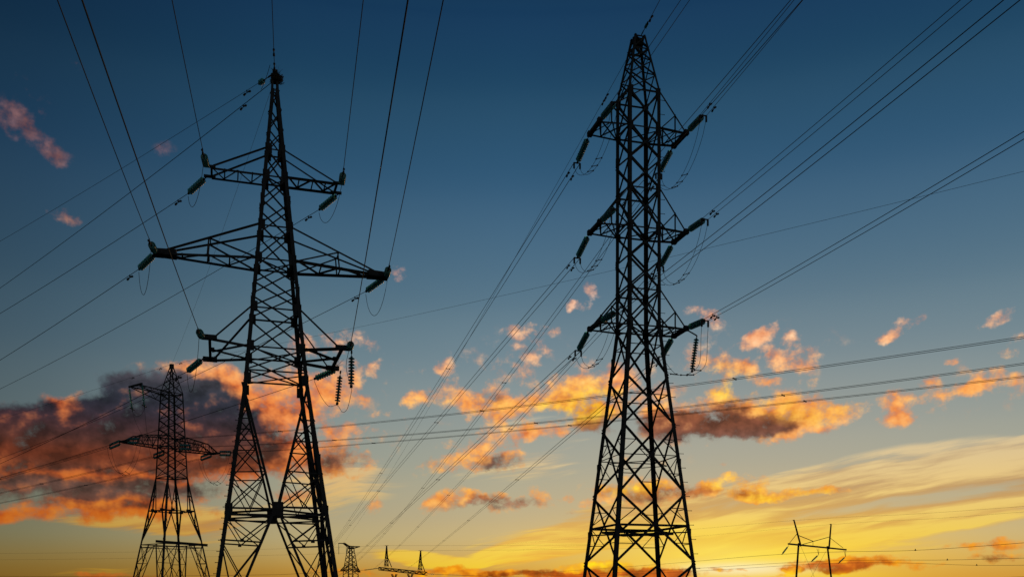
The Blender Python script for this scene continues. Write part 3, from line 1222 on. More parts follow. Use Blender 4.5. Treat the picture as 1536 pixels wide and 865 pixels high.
# gantry: truss beam on A-frames with two lightning masts
gA, gB = at(569, 852, DG), at(640, 859.5, DG - 12)
ax = (gB - gA).normalized()
rootG = thing('substation_gantry', 'dark far gantry beam with two pointed lattice masts on the horizon', 'gantry', (gA.x, gA.y, 0), math.atan2(gB.y - gA.y, gB.x - gA.x))
gi = (Matrix.Translation(rootG.location) @ Matrix.Rotation(rootG.rotation_euler[2], 4, 'Z')).inverted()
la, lb = gi @ gA, gi @ gB
bm = BM()
n = 14
for oy, oz in ((-.6, -.75), (.6, -.75), (-.6, .75), (.6, .75)):
    o3 = Vector((0, oy, oz))
    bar(bm, la + o3, lb + o3, 0.32)
for k in range(n):
    for oy in (-.6, .6):
        p = lerp(la, lb, k / n) + Vector((0, oy, -.7 if k % 2 else .7))
        q = lerp(la, lb, (k + 1) / n) + Vector((0, oy, .7 if k % 2 else -.7))
        bar(bm, p, q, 0.26)
        bar(bm, lerp(la, lb, k / n) + Vector((0, oy, -.7)), lerp(la, lb, k / n) + Vector((0, oy, .7)), 0.22)
obj('beam', bm, STEEL, rootG)
for px in (591, 622):
    c = gi @ at(px, 860, DG - 4)
    bm = BM()
    for sx in (-1, 1):
        for sy in (-1, 1):
            top = Vector((c.x + sx * 1.35, sy * .6, c.z - 0.1))
            neck = Vector((c.x + sx * 0.55, sy * .5, c.z - 1.9))
            foot = Vector((c.x + sx * 1.6, sy * 1.8, 0))
            bar(bm, top, neck, 0.35)
            bar(bm, neck, foot, 0.35)
    for z in (2, 4.5, 7, 9.5):
        for sy in (-1, 1):
            bar(bm, Vector((c.x - 1.2, sy * 1.2, z)), Vector((c.x + 1.1, sy * 1.1, z + 2.2)), 0.2)
            bar(bm, Vector((c.x + 1.2, sy * 1.2, z)), Vector((c.x - 1.1, sy * 1.1, z + 2.2)), 0.2)
    obj('support_column', bm, STEEL, rootG)
mast_tops = []
for tx_, ty_, bx, by, kx, ky in ((580, 817.5, 579.5, 849, 587.5, 850), (631, 825, 630, 855, 637.5, 857)):
    t_, b_, k_ = gi @ at(tx_, ty_, DG - 2), gi @ at(bx, by, DG - 2), gi @ at(kx, ky, DG - 2)
    bm = BM()
    cn = []
    for sx in (-1, 1):
        for sy in (-1, 1):
            f_ = b_ + Vector((sx * .85, sy * .6, 0))
            tp = t_ + Vector((sx * .12, sy * .12, 0))
            bar(bm, f_, tp, 0.22)
            cn.append((f_, tp))
    for a_, b2 in ((0, 2), (1, 3), (0, 1), (2, 3)):
        for k in range(6):
            p = lerp(*cn[a_ if k % 2 else b2], k / 6)
            q = lerp(*cn[b2 if k % 2 else a_], (k + 1) / 6)
            bar(bm, p, q, 0.15)
    bar(bm, lerp(t_, b_, .42), k_, 0.3)
    bar(bm, t_ + Vector((-1.1, 0, 0)), t_ + Vector((1.1, 0, 0)), 0.2)
    obj('mast', bm, STEEL, rootG)
    mast_tops.append(at(tx_, ty_, DG - 2))
GFAR = 'faint far wires along the horizon'
stack(at(569, 851.3, DG), at(546, 854.3, DG), 'far disc string strung left from the gantry beam', r=0.28, group=STR)
stack(at(640, 859.5, DG - 12), at(652, 860.6, DG - 12), 'far disc string strung right from the gantry beam', r=0.28, group=STR)


def far_line(pts, label, r, group=GFAR):
    bm = BM()
    o0 = pts[0]
    out = []
    for p, q in zip(pts, pts[1:]):
        L = (q - p).length
        sag = min(3.5, L * L * 1.2e-5)
        for k in range(14):
            t = k / 14
            out.append(lerp(p, q, t) - Vector((0, 0, sag * 4 * t * (1 - t))))
    out.append(pts[-1])
    tube(bm, [v - o0 for v in out], r, 4)
    o = obj('conductor', bm, WIRE, smooth=True)
    o.location = o0
    return tag(o, label, 'power line', group)


far_line([at(-60, 829.5, 560), mast_tops[0], at(1000, 815, 470)], 'faint upper far wire over the tip of the left gantry mast', 0.03)
far_line([at(-60, 839, 560), mast_tops[1], at(1000, 821, 470)], 'faint far wire over the tip of the right gantry mast', 0.03)
far_line([at(-60, 863, 560), at(420, 861, 500), at(546, 854.3, DG)], 'faint lowest far wire in the left corner, ending at the gantry', 0.07)
far_line([at(652, 860.6, DG - 12), at(800, 865.5, 440), at(1000, 868, 420)], 'faint far wire leaving the gantry to the right', 0.07)

# ================================================================ H-FRAME ON THE RIGHT HORIZON
DHl, DHr = 122.0, 136.0
bl, br = at(1182.8, 815, 121.2), at(1269, 823.7, 138.5)
ux = (br - bl).normalized()
Lb = (br - bl).length
rootH = thing('portal_pylon', 'leaning H-shaped wooden portal pylon with one crossbar on the right horizon', 'pylon', ((bl.x + br.x) / 2, (bl.y + br.y) / 2, 0), math.atan2(ux.y, ux.x))
hi_ = (Matrix.Translation(rootH.location) @ Matrix.Rotation(rootH.rotation_euler[2], 4, 'Z')).inverted()
hb0, hb1 = hi_ @ bl, hi_ @ br


def on_bar(px):
    best = min((k / 400 for k in range(401)), key=lambda t: abs(CX + F * lerp(bl, br, t).x / lerp(bl, br, t).y - px))
    return best, lerp(bl, br, best).y


kn = {}
for nm, px_top, py_top, px_k, px_bot in (('a', 1191, 780, 1198, 1194.5), ('b', 1246.5, 786, 1241, 1246.5)):
    t, Y = on_bar(px_k)
    K = hi_ @ at(px_k, 0, Y)
    K.z = (lerp(bl, br, t)).z
    T_ = hi_ @ at(px_top, py_top, Y)
    B_ = hi_ @ at(px_bot, 865, Y)
    d = (B_ - K) / (K.z - B_.z)
    foot = K + d * K.z
    bm = BM()
    rod(bm, foot, K + Vector((0, 0.0, .25)), 0.155, 0.125, 9)
    rod(bm, K - (T_ - K).normalized() * .2 + Vector((0, -.26, 0)), T_ + Vector((0, -.0, 0)), 0.125, 0.1, 9)
    obj('pole', bm, POLE, rootH)
    bm = BM()
    bar(bm, T_ + Vector((-.35, 0, .02)), T_ + Vector((.1, 0, .06)), 0.1)
    obj('peak_bracket', bm, FITTING, rootH)
    kn[nm] = (K, T_, Y)
bm = BM()
bar(bm, hb0, hb1, 0.22, 0.2)
obj('crossbar', bm, POLE, rootH)
bm = BM()
Ya, Yb = kn['a'][2], kn['b'][2]
pa, pb = hi_ @ at(1194.5, 801, Ya), hi_ @ at(1243.5, 804.7, Yb)
Ym = (Ya + Yb) / 2
pm = hi_ @ at(1219.5, 811, Ym)
rod(bm, pa, pm, 0.05)
rod(bm, pb, hi_ @ at(1203, 816, Ya + 1), 0.045)
rod(bm, pa, hi_ @ at(1184.5, 813.5, 121.6), 0.035)
rod(bm, pb, hi_ @ at(1264.5, 821, 137.6), 0.035)
rod(bm, pm, hi_ @ at(1219.5, 818.5, Ym), 0.025)
rod(bm, hi_ @ at(1201, 818, Ya), hi_ @ at(1222, 866, Yb), 0.014)
rod(bm, hi_ @ at(1239, 826, Yb), hi_ @ at(1216, 866, Ya), 0.014)
obj('stay_rod', bm, FITTING, rootH)
GH = 'wires of the portal pylon'
names = ('left', 'middle', 'right')
for k, (x0, y0, x1, y1, lx, ly, tx1, ty1, tx2, ty2) in enumerate(((1183, 817.5, 1173, 830.5, 760, 862, 1373, 824.6, 1560, 811.5),
                                                               (1228, 831, 1217, 841.5, 760, 866, 1421, 839, 1560, 835.5),
                                                               (1268.3, 834, 1257.5, 844, 760, 869, 1465, 847, 1560, 846.5))):
    t, Y = on_bar((1183, 1226, 1268)[k])
    p0_ = at(x0, y0, Y)
    p1_ = at(x1, y1, Y - 0.6)
    if k:
        bm = BM()
        for dx in (-2.6, 0.3):
            bz = at(x0 + dx, 0, Y)
            q_ = at(x0 + dx, (818.5, 821, 823)[k] + 1.0, Y)
            rod(bm, hi_ @ q_, hi_ @ p0_, 0.025)
        obj('hanger_link', bm, FITTING, rootH)
    stack(p0_, p1_, f'swung-out dark disc string at the {names[k]} of the portal pylon', r=0.12, group='strings of the portal pylon')
    Pn = [at(lx, ly, Y + 230), at((lx + x1) / 2, (ly + y1) / 2 + 1, Y + 60), p1_, at(tx1, ty1, Y - 14), at(tx2, ty2, Y - 38)]
    bm = BM()
    sp = smooth_pts(Pn, 10)
    tube(bm, [v - p1_ for v in sp], 0.02, 5)
    root = thing('conductor', f'thin wire held by the {names[k]} string of the portal pylon', 'power line', p1_, 0, GH)
    obj('wire', bm, WIRE, root, True)
    bm = BM()
    m = Pn[3] - p1_
    bar(bm, m + Vector((0, 0, -.06)), m + Vector((0, 0, .16)), 0.09, 0.07)
    box(bm, m, .22, .1, .07)
    obj('line_clamp', bm, FITTING, root)
for nm, (x0, y0, Y, lx, ly, tx, ty) in {'left': (1190, 780, Ya, 760, 815, 1560, 757), 'right': (1246.5, 786, Yb, 760, 826, 1560, 765)}.items():
    Pn = [at(lx, ly, Y + 230), at((lx + x0) / 2, (ly + y0) / 2 + 1, Y + 60), at(x0, y0, Y), at((x0 + tx) / 2, (y0 + ty) / 2 + 1.5, Y - 16), at(tx, ty, Y - 36)]
    bm = BM()
    tube(bm, [v - Pn[2] for v in smooth_pts(Pn, 10)], 0.009, 4)
    o = obj('earth_wire', bm, WIRE, smooth=True)
    o.location = Pn[2]
    tag(o, f'hair-thin wire over the {nm} pole top of the portal pylon', 'power line', GH)
far_line([at(1430, 868, 150), at(1600, 861, 105)], 'short low wire leaving the frame at the lower right corner', 0.016, GH)

WARP = 0.022
# ================================================================ SKY, CLOUDS, SUN
SUN_AZ, SUN_EL = math.atan((1092 - CX) / F), 0.012
world = bpy.data.worlds.new('World')
S.world = world
world.use_nodes = True
wn = world.node_tree
wn.nodes.clear()


class V:
    """a node socket with arithmetic"""

    def __init__(self, s):
        self.s = s

    def __add__(self, o):
        return mth('ADD', self, o)
    __radd__ = __add__

    def __mul__(self, o):
        return mth('MULTIPLY', self, o)
    __rmul__ = __mul__

    def __sub__(self, o):
        return mth('SUBTRACT', self, o)

    def __rsub__(self, o):
        return mth('SUBTRACT', o, self)


def put(sock, v):
    if isinstance(v, V):
        wn.links.new(v.s, sock)
    else:
        sock.default_value = v


def mth(op, a, b=None, c=None, clamp=False):
    n = wn.nodes.new('ShaderNodeMath')
    n.operation = op
    n.use_clamp = clamp
    put(n.inputs[0], a)
    if b is not None:
        put(n.inputs[1], b)
    if c is not None:
        put(n.inputs[2], c)
    return V(n.outputs[0])


def sstep(x, lo, hi, a=0.0, b=1.0):
    n = wn.nodes.new('ShaderNodeMapRange')
    n.interpolation_type = 'SMOOTHSTEP'
    put(n.inputs['Value'], x)
    n.inputs['From Min'].default_value = lo
    n.inputs['From Max'].default_value = hi
    n.inputs['To Min'].default_value = a
    n.inputs['To Max'].default_value = b
    return V(n.outputs['Result'])


def vec(x, y, z=0.0):
    n = wn.nodes.new('ShaderNodeCombineXYZ')
    put(n.inputs[0], x)
    put(n.inputs[1], y)
    put(n.inputs[2], z)
    return V(n.outputs[0])


def vmath(op, a, b=None):
    n = wn.nodes.new('ShaderNodeVectorMath')
    n.operation = op
    put(n.inputs[0], a)
    if b is not None:
        if isinstance(b, V) or op != 'SCALE':
            put(n.inputs[1], b)
        else:
            n.inputs['Scale'].default_value = b
    return V(n.outputs['Value'] if op in ('LENGTH', 'DOT_PRODUCT') else n.outputs['Vector'])


def mapping(v, loc=(0, 0, 0), rot=0.0, scale=(1, 1, 1), kind='TEXTURE'):
    n = wn.nodes.new('ShaderNodeMapping')
    n.vector_type = kind
    put(n.inputs['Vector'], v)
    n.inputs['Location'].default_value = loc
    n.inputs['Rotation'].default_value = (0, 0, rot)
    n.inputs['Scale'].default_value = scale
    return V(n.outputs[0])


def noise(v, scale, detail=6.0, rough=0.55, lac=2.1, dist=0.0, out='Fac'):
    n = wn.nodes.new('ShaderNodeTexNoise')
    n.noise_dimensions = '2D'
    put(n.inputs['Vector'], v)
    n.inputs['Scale'].default_value = scale
    n.inputs['Detail'].default_value = detail
    n.inputs['Roughness'].default_value = rough
    n.inputs['Lacunarity'].default_value = lac
    n.inputs['Distortion'].default_value = dist
    return V(n.outputs[out])


def lin(c):
    return tuple((v / 255 / 12.92) if v / 255 <= 0.04045 else ((v / 255 + 0.055) / 1.055) ** 2.4 for v in c)


def ramp(x, lo, hi, stops):
    """colour ramp over lo..hi; stops = [(value, sRGB 0-255)]"""
    t = mth('DIVIDE', mth('SUBTRACT', x, lo), hi - lo, clamp=True)
    n = wn.nodes.new('ShaderNodeValToRGB')
    n.color_ramp.interpolation = 'CARDINAL' if len(stops) > 6 else 'LINEAR'
    el = n.color_ramp.elements
    stops = sorted(stops)
    while len(el) < len(stops):
        el.new(0.5)
    for e, (v, c) in zip(el, stops):
        e.position = min(1, max(0, (v - lo) / (hi - lo)))
        e.color = (*lin(c), 1)
    put(n.inputs[0], t)
    return V(n.outputs[0])


def mix(f, a, b, mode='MIX'):
    n = wn.nodes.new('ShaderNodeMix')
    n.data_type = 'RGBA'
    n.blend_type = mode
    put(n.inputs[0], f)
    for i, v in ((6, a), (7, b)):
        if isinstance(v, V):
            wn.links.new(v.s, n.inputs[i])
        else:
            n.inputs[i].default_value = (*v, 1)
    return V(n.outputs[2])


def scale_rgb(c, f):
    return vmath('SCALE_', c, f) if False else mix(1.0, c, vec(f, f, f), 'MULTIPLY')


def azf(x):
    return math.atan((x - CX) / F)


def elf(y, x=CX):
    return math.atan((YH - y) / F * math.cos(azf(x)))


tc = wn.nodes.new('ShaderNodeTexCoord')
sep = wn.nodes.new('ShaderNodeSeparateXYZ')
wn.links.new(tc.outputs['Generated'], sep.inputs[0])
dx_, dy_, dz_ = (V(sep.outputs[i]) for i in range(3))
AZ = mth('ARCTAN2', dx_, dy_)
EL = mth('ARCSINE', dz_)
P = vec(AZ, EL, 1.0)
# warp so that cloud outlines are ragged
wc = noise(P, 15.0, 4.0, 0.6, out='Color')
wn_ = wn.nodes.new('ShaderNodeVectorMath')
wn_.operation = 'MULTIPLY_ADD'
put(wn_.inputs[0], wc)
wn_.inputs[1].default_value = (WARP, WARP, 0)
wn_.inputs[2].default_value = (-0.5 * WARP, -0.5 * WARP, 0)
PW = vmath('ADD', P, V(wn_.outputs[0]))


def field(v, blobs, k=1.0):
    """sum of soft ellipses (centre, radii in photo-pixel units turned into azimuth and elevation)"""
    acc = None
    for cx, cy, rx, ry, rot, w in blobs:
        if k > 1.3 and max(rx, ry) < 31 and cy < 840:
            w, rx, ry = w * 0.9, rx * 1.12, ry * 1.12
        if k > 1.3 and cy > 815:
            w *= 1.35
        if k > 1.3 and cx > 1290 and cy < 640:
            w *= 1.15
        ca = math.cos(azf(cx))
        ce = math.cos(elf(cy, cx))
        sx = rx / F * ca * ca * k
        sy = ry / F * ca * ce * ce * k
        c = (azf(cx), elf(cy, cx))
        if abs(rot) < 0.5:
            n = wn.nodes.new('ShaderNodeVectorMath')
            n.operation = 'MULTIPLY_ADD'
            put(n.inputs[0], v)
            n.inputs[1].default_value = (1 / sx, 1 / sy, 0)
            n.inputs[2].default_value = (-c[0] / sx, -c[1] / sy, 0)
            q = V(n.outputs[0])
            r2 = vmath('DOT_PRODUCT', q, q)
        else:
            t = R(-rot)
            A = (math.cos(t) / sx, math.sin(t) / sx)
            Bv = (-math.sin(t) / sy, math.cos(t) / sy)
            u = vmath('DOT_PRODUCT', v, (A[0], A[1], -A[0] * c[0] - A[1] * c[1]))
            w2 = vmath('DOT_PRODUCT', v, (Bv[0], Bv[1], -Bv[0] * c[0] - Bv[1] * c[1]))
            r2 = mth('MULTIPLY_ADD', u, u, mth('MULTIPLY', w2, w2))
        b = mth('MAXIMUM', mth('SUBTRACT', 1.0, r2), 0.0)
        acc = mth('MULTIPLY', b, w) if acc is None else mth('MULTIPLY_ADD', b, w, acc)
    return acc


# --- clear sky: physical sky plus the twilight colour of the haze layer
sk = wn.nodes.new('ShaderNodeTexSky')
sk.sky_type = 'NISHITA'
sk.sun_disc = False
sk.sun_elevation = SUN_EL
sk.sun_rotation = SUN_AZ
sk.air_density, sk.dust_density, sk.ozone_density = 1.0, 0.5, 3.0
SKYC = [(0, (16, 52, 82)), (30, (18, 55, 86)), (150, (32, 71, 98)), (300, (55, 92, 119)), (460, (88, 117, 133)), (560, (117, 137, 143)), (650, (144, 153, 146)),
        (710, (162, 162, 142)), (780, (181, 168, 132)), (815, (191, 170, 118)), (850, (192, 150, 72)), (890, (170, 110, 36))]
grad = ramp(EL, -0.1, 1.3, [(elf(y), c) for y, c in SKYC] + [(-0.1, (20, 16, 10)), (0.75, (9, 33, 66)), (1.3, (6, 22, 46))])
left = ramp(AZ, -0.7, 0.7, [(azf(-200), (130, 142, 150)), (azf(60), (164, 175, 183)), (azf(235), (196, 203, 208)), (azf(450), (236, 238, 238)), (azf(768), (255, 255, 255)), (azf(1150), (254, 253, 252))])
grad = mix(1.0, grad, left, 'MULTIPLY')
base = mix(0.02, grad, V(sk.outputs[0]))


def glow(cx, cy, rx, ry, col, amp, base):
    ca = math.cos(azf(cx))
    q = mapping(P, loc=(azf(cx), elf(cy, cx), 0), scale=(rx / F * ca * ca, ry / F * ca, 1))
    r2 = vmath('DOT_PRODUCT', q, q)
    g = mth('POWER', 2.718, mth('MULTIPLY', r2, -1.0))
    return mix(mth('MULTIPLY', g, amp), base, lin(col))


base = glow(1150, 700, 560, 160, (226, 196, 150), 0.30, base)
base = glow(1090, 850, 400, 90, (250, 196, 74), 0.75, base)

# --- high thin veil of cirrus, combed into streaks
CIRRUS = [(1500, 715, 190, 48, -8, .9), (1330, 735, 240, 55, -8, .95), (1180, 775, 220, 60, -6, .9), (1400, 790, 190, 30, -10, .5), (1050, 790, 180, 60, -4, .8),
          (880, 800, 170, 34, -10, 1.0), (830, 815, 110, 20, -12, .9), (960, 775, 120, 36, -6, .7), (1530, 770, 90, 40, -8, .2),
          (635, 838, 80, 11, 6, 1.0), (660, 845, 50, 9, 0, .6), (520, 726, 100, 34, -6, .3), (480, 700, 80, 26, 0, .4), (820, 670, 120, 46, 0, .45), (760, 700, 90, 30, 0, .35),
          (180, 785, 110, 14, 4, .7), (270, 775, 110, 24, 6, .6), (300, 800, 70, 30, 8, .5), (450, 780, 130, 30, 0, .3), (110, 850, 120, 14, 0, .3), (1000, 660, 60, 20, 0, .3)]
C = field(P, CIRRUS, 1.25)


def stretch(v, sx, sy, rot=0.0):
    """anisotropic, turned copy of the sky coordinates for streaky noise"""
    c, s_ = math.cos(rot), math.sin(rot)
    return vec(vmath('DOT_PRODUCT', v, (c * sx, s_ * sx, 0)), vmath('DOT_PRODUCT', v, (-s_ * sy, c * sy, 0)))


pc = noise(P, 5.0, 2.0, 0.5, out='Color')
wc2 = wn.nodes.new('ShaderNodeVectorMath')
wc2.operation = 'MULTIPLY_ADD'
put(wc2.inputs[0], pc)
wc2.inputs[1].default_value = (0.05, 0.03, 0)
wc2.inputs[2].default_value = (-0.025, -0.015, 0)
PC = vmath('ADD', P, V(wc2.outputs[0]))
st = noise(stretch(PC, 5.0, 70.0, R(8)), 1.0, 7.0, 0.6)
st2 = noise(stretch(PC, 3.5, 24.0, R(10)), 1.0, 5.0, 0.5)
stc = mth('ADD', mth('MULTIPLY_ADD', st, 2.8, -1.4), mth('MULTIPLY_ADD', st2, 2.8, -1.4))
CB = field(P, [(860, 805, 130, 26, -9, .5), (640, 838, 70, 9, 5, .4), (1080, 786, 100, 12, -5, .6), (1000, 765, 80, 10, -6, .3), (1420, 702, 150, 12, -7, .5), (1250, 722, 110, 12, -10, .4), (1320, 802, 170, 13, -9, .5), (1130, 838, 110, 12, -4, .5), (1480, 780, 120, 9, -10, .4)], 1.2)
CT = field(P, [(1340, 752, 180, 15, -8, .75), (1190, 776, 110, 12, -6, .6), (1130, 806, 110, 8, -6, .5), (1260, 822, 90, 7, -6, .45), (1490, 738, 110, 12, -9, .5), (1000, 812, 60, 9, -6, .5), (1060, 760, 70, 8, -5, .4), (940, 828, 60, 6, -3, .5), (1400, 775, 110, 8, -9, .3)], 1.2)
stc = mth('ADD', stc, mth('SUBTRACT', CB, CT))
Cm = mth('MINIMUM', C, 1.1)
ca_ = mth('MULTIPLY', sstep(mth('ADD', Cm, mth('MULTIPLY', stc, 0.7)), 0.2, 0.85), sstep(C, 0.05, 0.3))
ccol = ramp(EL, 0.0, 0.25, [(elf(650), (214, 204, 176)), (elf(690), (238, 216, 168)), (elf(740), (254, 222, 142)), (elf(800), (255, 224, 98)), (elf(850), (255, 222, 60))])
ctan = ramp(EL, 0.0, 0.25, [(elf(650), (186, 174, 152)), (elf(690), (204, 178, 140)), (elf(740), (204, 164, 108)), (elf(800), (226, 172, 80)), (elf(850), (240, 170, 52))])
ccol = mix(sstep(stc, -0.5, 0.5), ctan, ccol)
cl = ramp(AZ, -0.6, 0.6, [(azf(60), (196, 170, 150)), (azf(420), (226, 205, 190)), (azf(800), (255, 250, 240)), (azf(1500), (244, 236, 226))])
ccol = mix(1.0, ccol, cl, 'MULTIPLY')
base = mix(mth('MULTIPLY', ca_, 0.82), base, ccol)

base = glow(1110, 826, 260, 50, (255, 206, 62), 0.8, base)
base = glow(1090, 838, 200, 42, (255, 228, 74), 0.9, base)
base = glow(1095, 846, 120, 24, (255, 240, 110), 0.9, base)
base = glow(1000, 815, 120, 22, (255, 228, 96), 0.35, base)
base = glow(1110, 852, 105, 11, (255, 252, 216), 0.95, base)
base = glow(1160, 836, 220, 44, (255, 210, 48), 0.65, base)
base = glow(1080, 826, 90, 14, (255, 240, 120), 0.7, base)
base = glow(1115, 853, 90, 9, (255, 253, 236), 0.85, base)
base = glow(1240, 862, 90, 7, (255, 226, 40), 0.8, base)
base = glow(930, 846, 90, 9, (255, 206, 50), 0.5, base)
base = glow(60, 850, 340, 40, (150, 110, 50), 0.6, base)

# --- broken cumulus
CUM = [
    # upper left shreds
    (14, 178, 40, 26, 20, .5), (62, 205, 50, 20, 30, .52), (36, 138, 22, 34, 0, .36), (84, 230, 20, 16, 0, .45), (64, 160, 9, 22, 0, .4),
    (112, 98, 14, 12, 0, .4), (250, 230, 16, 11, 0, .36), (98, 319, 22, 13, 0, .72),
    # big bank on the left
    (0, 670, 80, 50, 0, .8), (90, 655, 100, 45, 0, .75), (180, 620, 60, 60, 0, .85), (240, 610, 75, 55, 0, .9), (310, 600, 60, 50, 0, .85), (150, 690, 160, 36, 0, 1.0), (130, 660, 170, 50, 0, .7), (230, 640, 120, 50, 0, .5), (215, 645, 60, 44, 0, .5), (335, 622, 60, 44, 0, .5), (120, 735, 150, 20, 0, .3),
    (270, 670, 130, 50, 0, .95), (370, 620, 80, 55, 0, .72), (360, 690, 110, 30, 0, .55), (440, 610, 60, 60, 0, .36), (430, 690, 60, 32, 0, .4), (300, 566, 30, 18, 0, .55), (345, 585, 36, 28, 0, .6), (225, 574, 60, 16, 0, .5),
    (20, 690, 90, 40, 0, .7), (60, 735, 90, 22, 0, .7), (185, 738, 110, 22, 0, .75), (120, 768, 130, 14, -2, .8), (230, 765, 100, 18, 0, .8), (10, 772, 60, 10, 0, .7), (300, 735, 60, 14, 0, .5),
    (70, 614, 50, 14, 0, .55), (84, 602, 22, 11, 0, .55), (25, 635, 30, 16, 0, .5), (120, 625, 24, 26, 0, .45),
    # around the left pylon
    (500, 516, 54, 24, 0, .6), (535, 560, 30, 18, 0, .5), (492, 592, 50, 32, 0, .68), (460, 575, 40, 26, 0, .4), (415, 640, 50, 70, 0, .35), (450, 520, 30, 12, 0, .25),
    (522, 650, 28, 18, 0, .55), (508, 690, 38, 24, 0, .7), (560, 690, 22, 12, 0, .35), (480, 690, 30, 20, 0, .5), (440, 740, 40, 12, 0, .5), (470, 752, 30, 12, 0, .5),
    # scattered flecks in the middle
    (581, 549, 18, 7, 0, .55), (600, 419, 13, 11, 0, .5), (670, 549, 16, 11, 0, .5), (620, 605, 18, 11, -20, .62), (583, 626, 18, 7, 0, .6), (640, 548, 10, 7, 0, .3), (705, 635, 9, 7, 0, .5),
    (798, 497, 34, 14, 0, .85), (792, 524, 28, 12, 0, .3), (785, 552, 20, 15, -35, .6), (888, 437, 13, 8, 40, .5), (882, 461, 24, 9, 0, .65), (856, 458, 6, 6, 0, .6),
    # glowing bank left of and behind the right pylon
    (740, 602, 44, 20, 0, .7), (790, 604, 44, 26, -20, .72), (832, 596, 36, 26, -25, .66), (880, 604, 50, 30, 0, .85), (905, 562, 44, 26, 0, .75), (950, 590, 60, 38, 0, .6), (700, 612, 24, 16, 0, .5),
    (900, 632, 34, 20, 0, .6), (770, 652, 90, 13, -8, .7), (722, 684, 48, 18, -15, .75), (690, 690, 40, 18, 0, .6), (830, 640, 60, 12, -6, .6), (636, 692, 24, 18, 0, .55), (757, 691, 24, 13, 0, .7), (735, 640, 20, 14, 0, .4),
    (674, 750, 30, 16, -25, 1.15), (714, 746, 14, 11, 0, 1.1), (742, 746, 16, 7, 0, .8), (738, 760, 14, 8, 0, .9), (803, 746, 24, 14, 0, 1.2), (771, 756, 12, 10, 0, .95), (700, 762, 12, 7, 0, .7), (843, 769, 20, 5, 0, .45), (850, 745, 12, 5, 0, .4), (815, 718, 6, 5, 0, .3),
    (562, 757, 13, 13, -35, .95), (520, 755, 10, 7, 0, .4), (640, 757, 14, 5, 0, .4), (885, 755, 14, 8, 0, .5),
    # right of the right pylon: dark based cloud with bright tops
    (1050, 634, 80, 26, 0, 1.0), (1098, 600, 34, 17, 0, .75), (1130, 630, 60, 26, 0, .72), (1190, 614, 62, 22, -10, .75), (1200, 600, 34, 22, 0, .6), (1252, 624, 44, 16, -10, .75), (1000, 640, 50, 20, 0, .7), (1175, 645, 60, 14, 0, .5), (1150, 640, 100, 20, 0, .5),
    # flecks on the right
    (1055, 470, 22, 13, 10, .8), (1075, 475, 12, 16, 0, .4), (1072, 541, 16, 15, 0, .62), (1035, 545, 22, 14, 0, .45), (1094, 552, 14, 12, 0, .55), (1082, 570, 20, 8, 0, .6), (1118, 548, 15, 12, 0, .6), (1136, 503, 24, 10, -25, .95),
    (1166, 541, 16, 14, 20, .62), (1190, 508, 15, 9, 0, .55), (1197, 530, 22, 12, 0, .5), (1155, 522, 12, 8, 0, .45), (1140, 570, 20, 6, 0, .45), (1195, 552, 24, 8, 0, .5), (1165, 573, 12, 6, 0, .5),
    (1350, 491, 34, 11, -30, .75), (1332, 505, 20, 8, 0, .4), (1500, 480, 32, 10, -25, .45), (1346, 608, 26, 18, 15, .78), (1330, 632, 24, 9, 0, .65), (1382, 574, 24, 9, -15, .68), (1428, 548, 10, 6, 0, .4),
    (1450, 587, 40, 9, -8, .6), (1478, 570, 28, 9, -25, .5), (1515, 566, 16, 12, 0, .5), (1522, 519, 26, 15, -10, .6), (1536, 572, 16, 14, 0, .6), (1410, 575, 12, 7, 0, .4), (1335, 590, 8, 6, 0, .3),
    (1154, 665, 10, 5, 0, .5), (1082, 690, 10, 5, 0, .55), (1240, 640, 12, 6, 0, .4),
    (1130, 540, 120, 46, 0, .3), (1420, 590, 130, 40, 0, .22), (760, 560, 120, 60, 0, .2), (600, 600, 90, 60, 0, .16), (560, 670, 60, 40, 0, .15), (760, 755, 100, 22, 0, .08), (930, 690, 120, 40, 0, .14),
    # middle height, around the right pylon
    (950, 737, 44, 20, 0, .9), (1000, 736, 34, 20, 0, .85), (1050, 738, 26, 13, 0, .75), (1105, 724, 46, 17, -4, .85), (1110, 740, 50, 9, 0, .6), (1165, 741, 60, 7, -2, .75), (1235, 738, 34, 5, -4, .7), (980, 690, 30, 8, 0, .3), (880, 735, 30, 8, 0, .3),
    # low dark band near the horizon
    (690, 857, 60, 8, 0, .8), (665, 852, 20, 6, 0, .6), (760, 858, 40, 5, 0, .7), (835, 861, 70, 8, 0, .85), (925, 856, 90, 13, 0, .9), (1000, 861, 50, 8, 0, .8), (1083, 854, 18, 4, 0, .8), (1113, 851, 7, 3, 0, .7), (1150, 862, 40, 3, 0, .5), (1185, 853, 16, 4, 0, .6),
    (1225, 849, 60, 11, -2, .95), (1285, 844, 60, 9, -3, .9), (1370, 846, 44, 6, 0, .6), (1425, 846, 20, 4, 0, .4), (1505, 820, 46, 10, -6, .85), (1515, 838, 60, 7, -2, .75), (1440, 820, 24, 5, 0, .5), (530, 858, 60, 7, 0, .6), (170, 862, 60, 5, 0, .6),
]
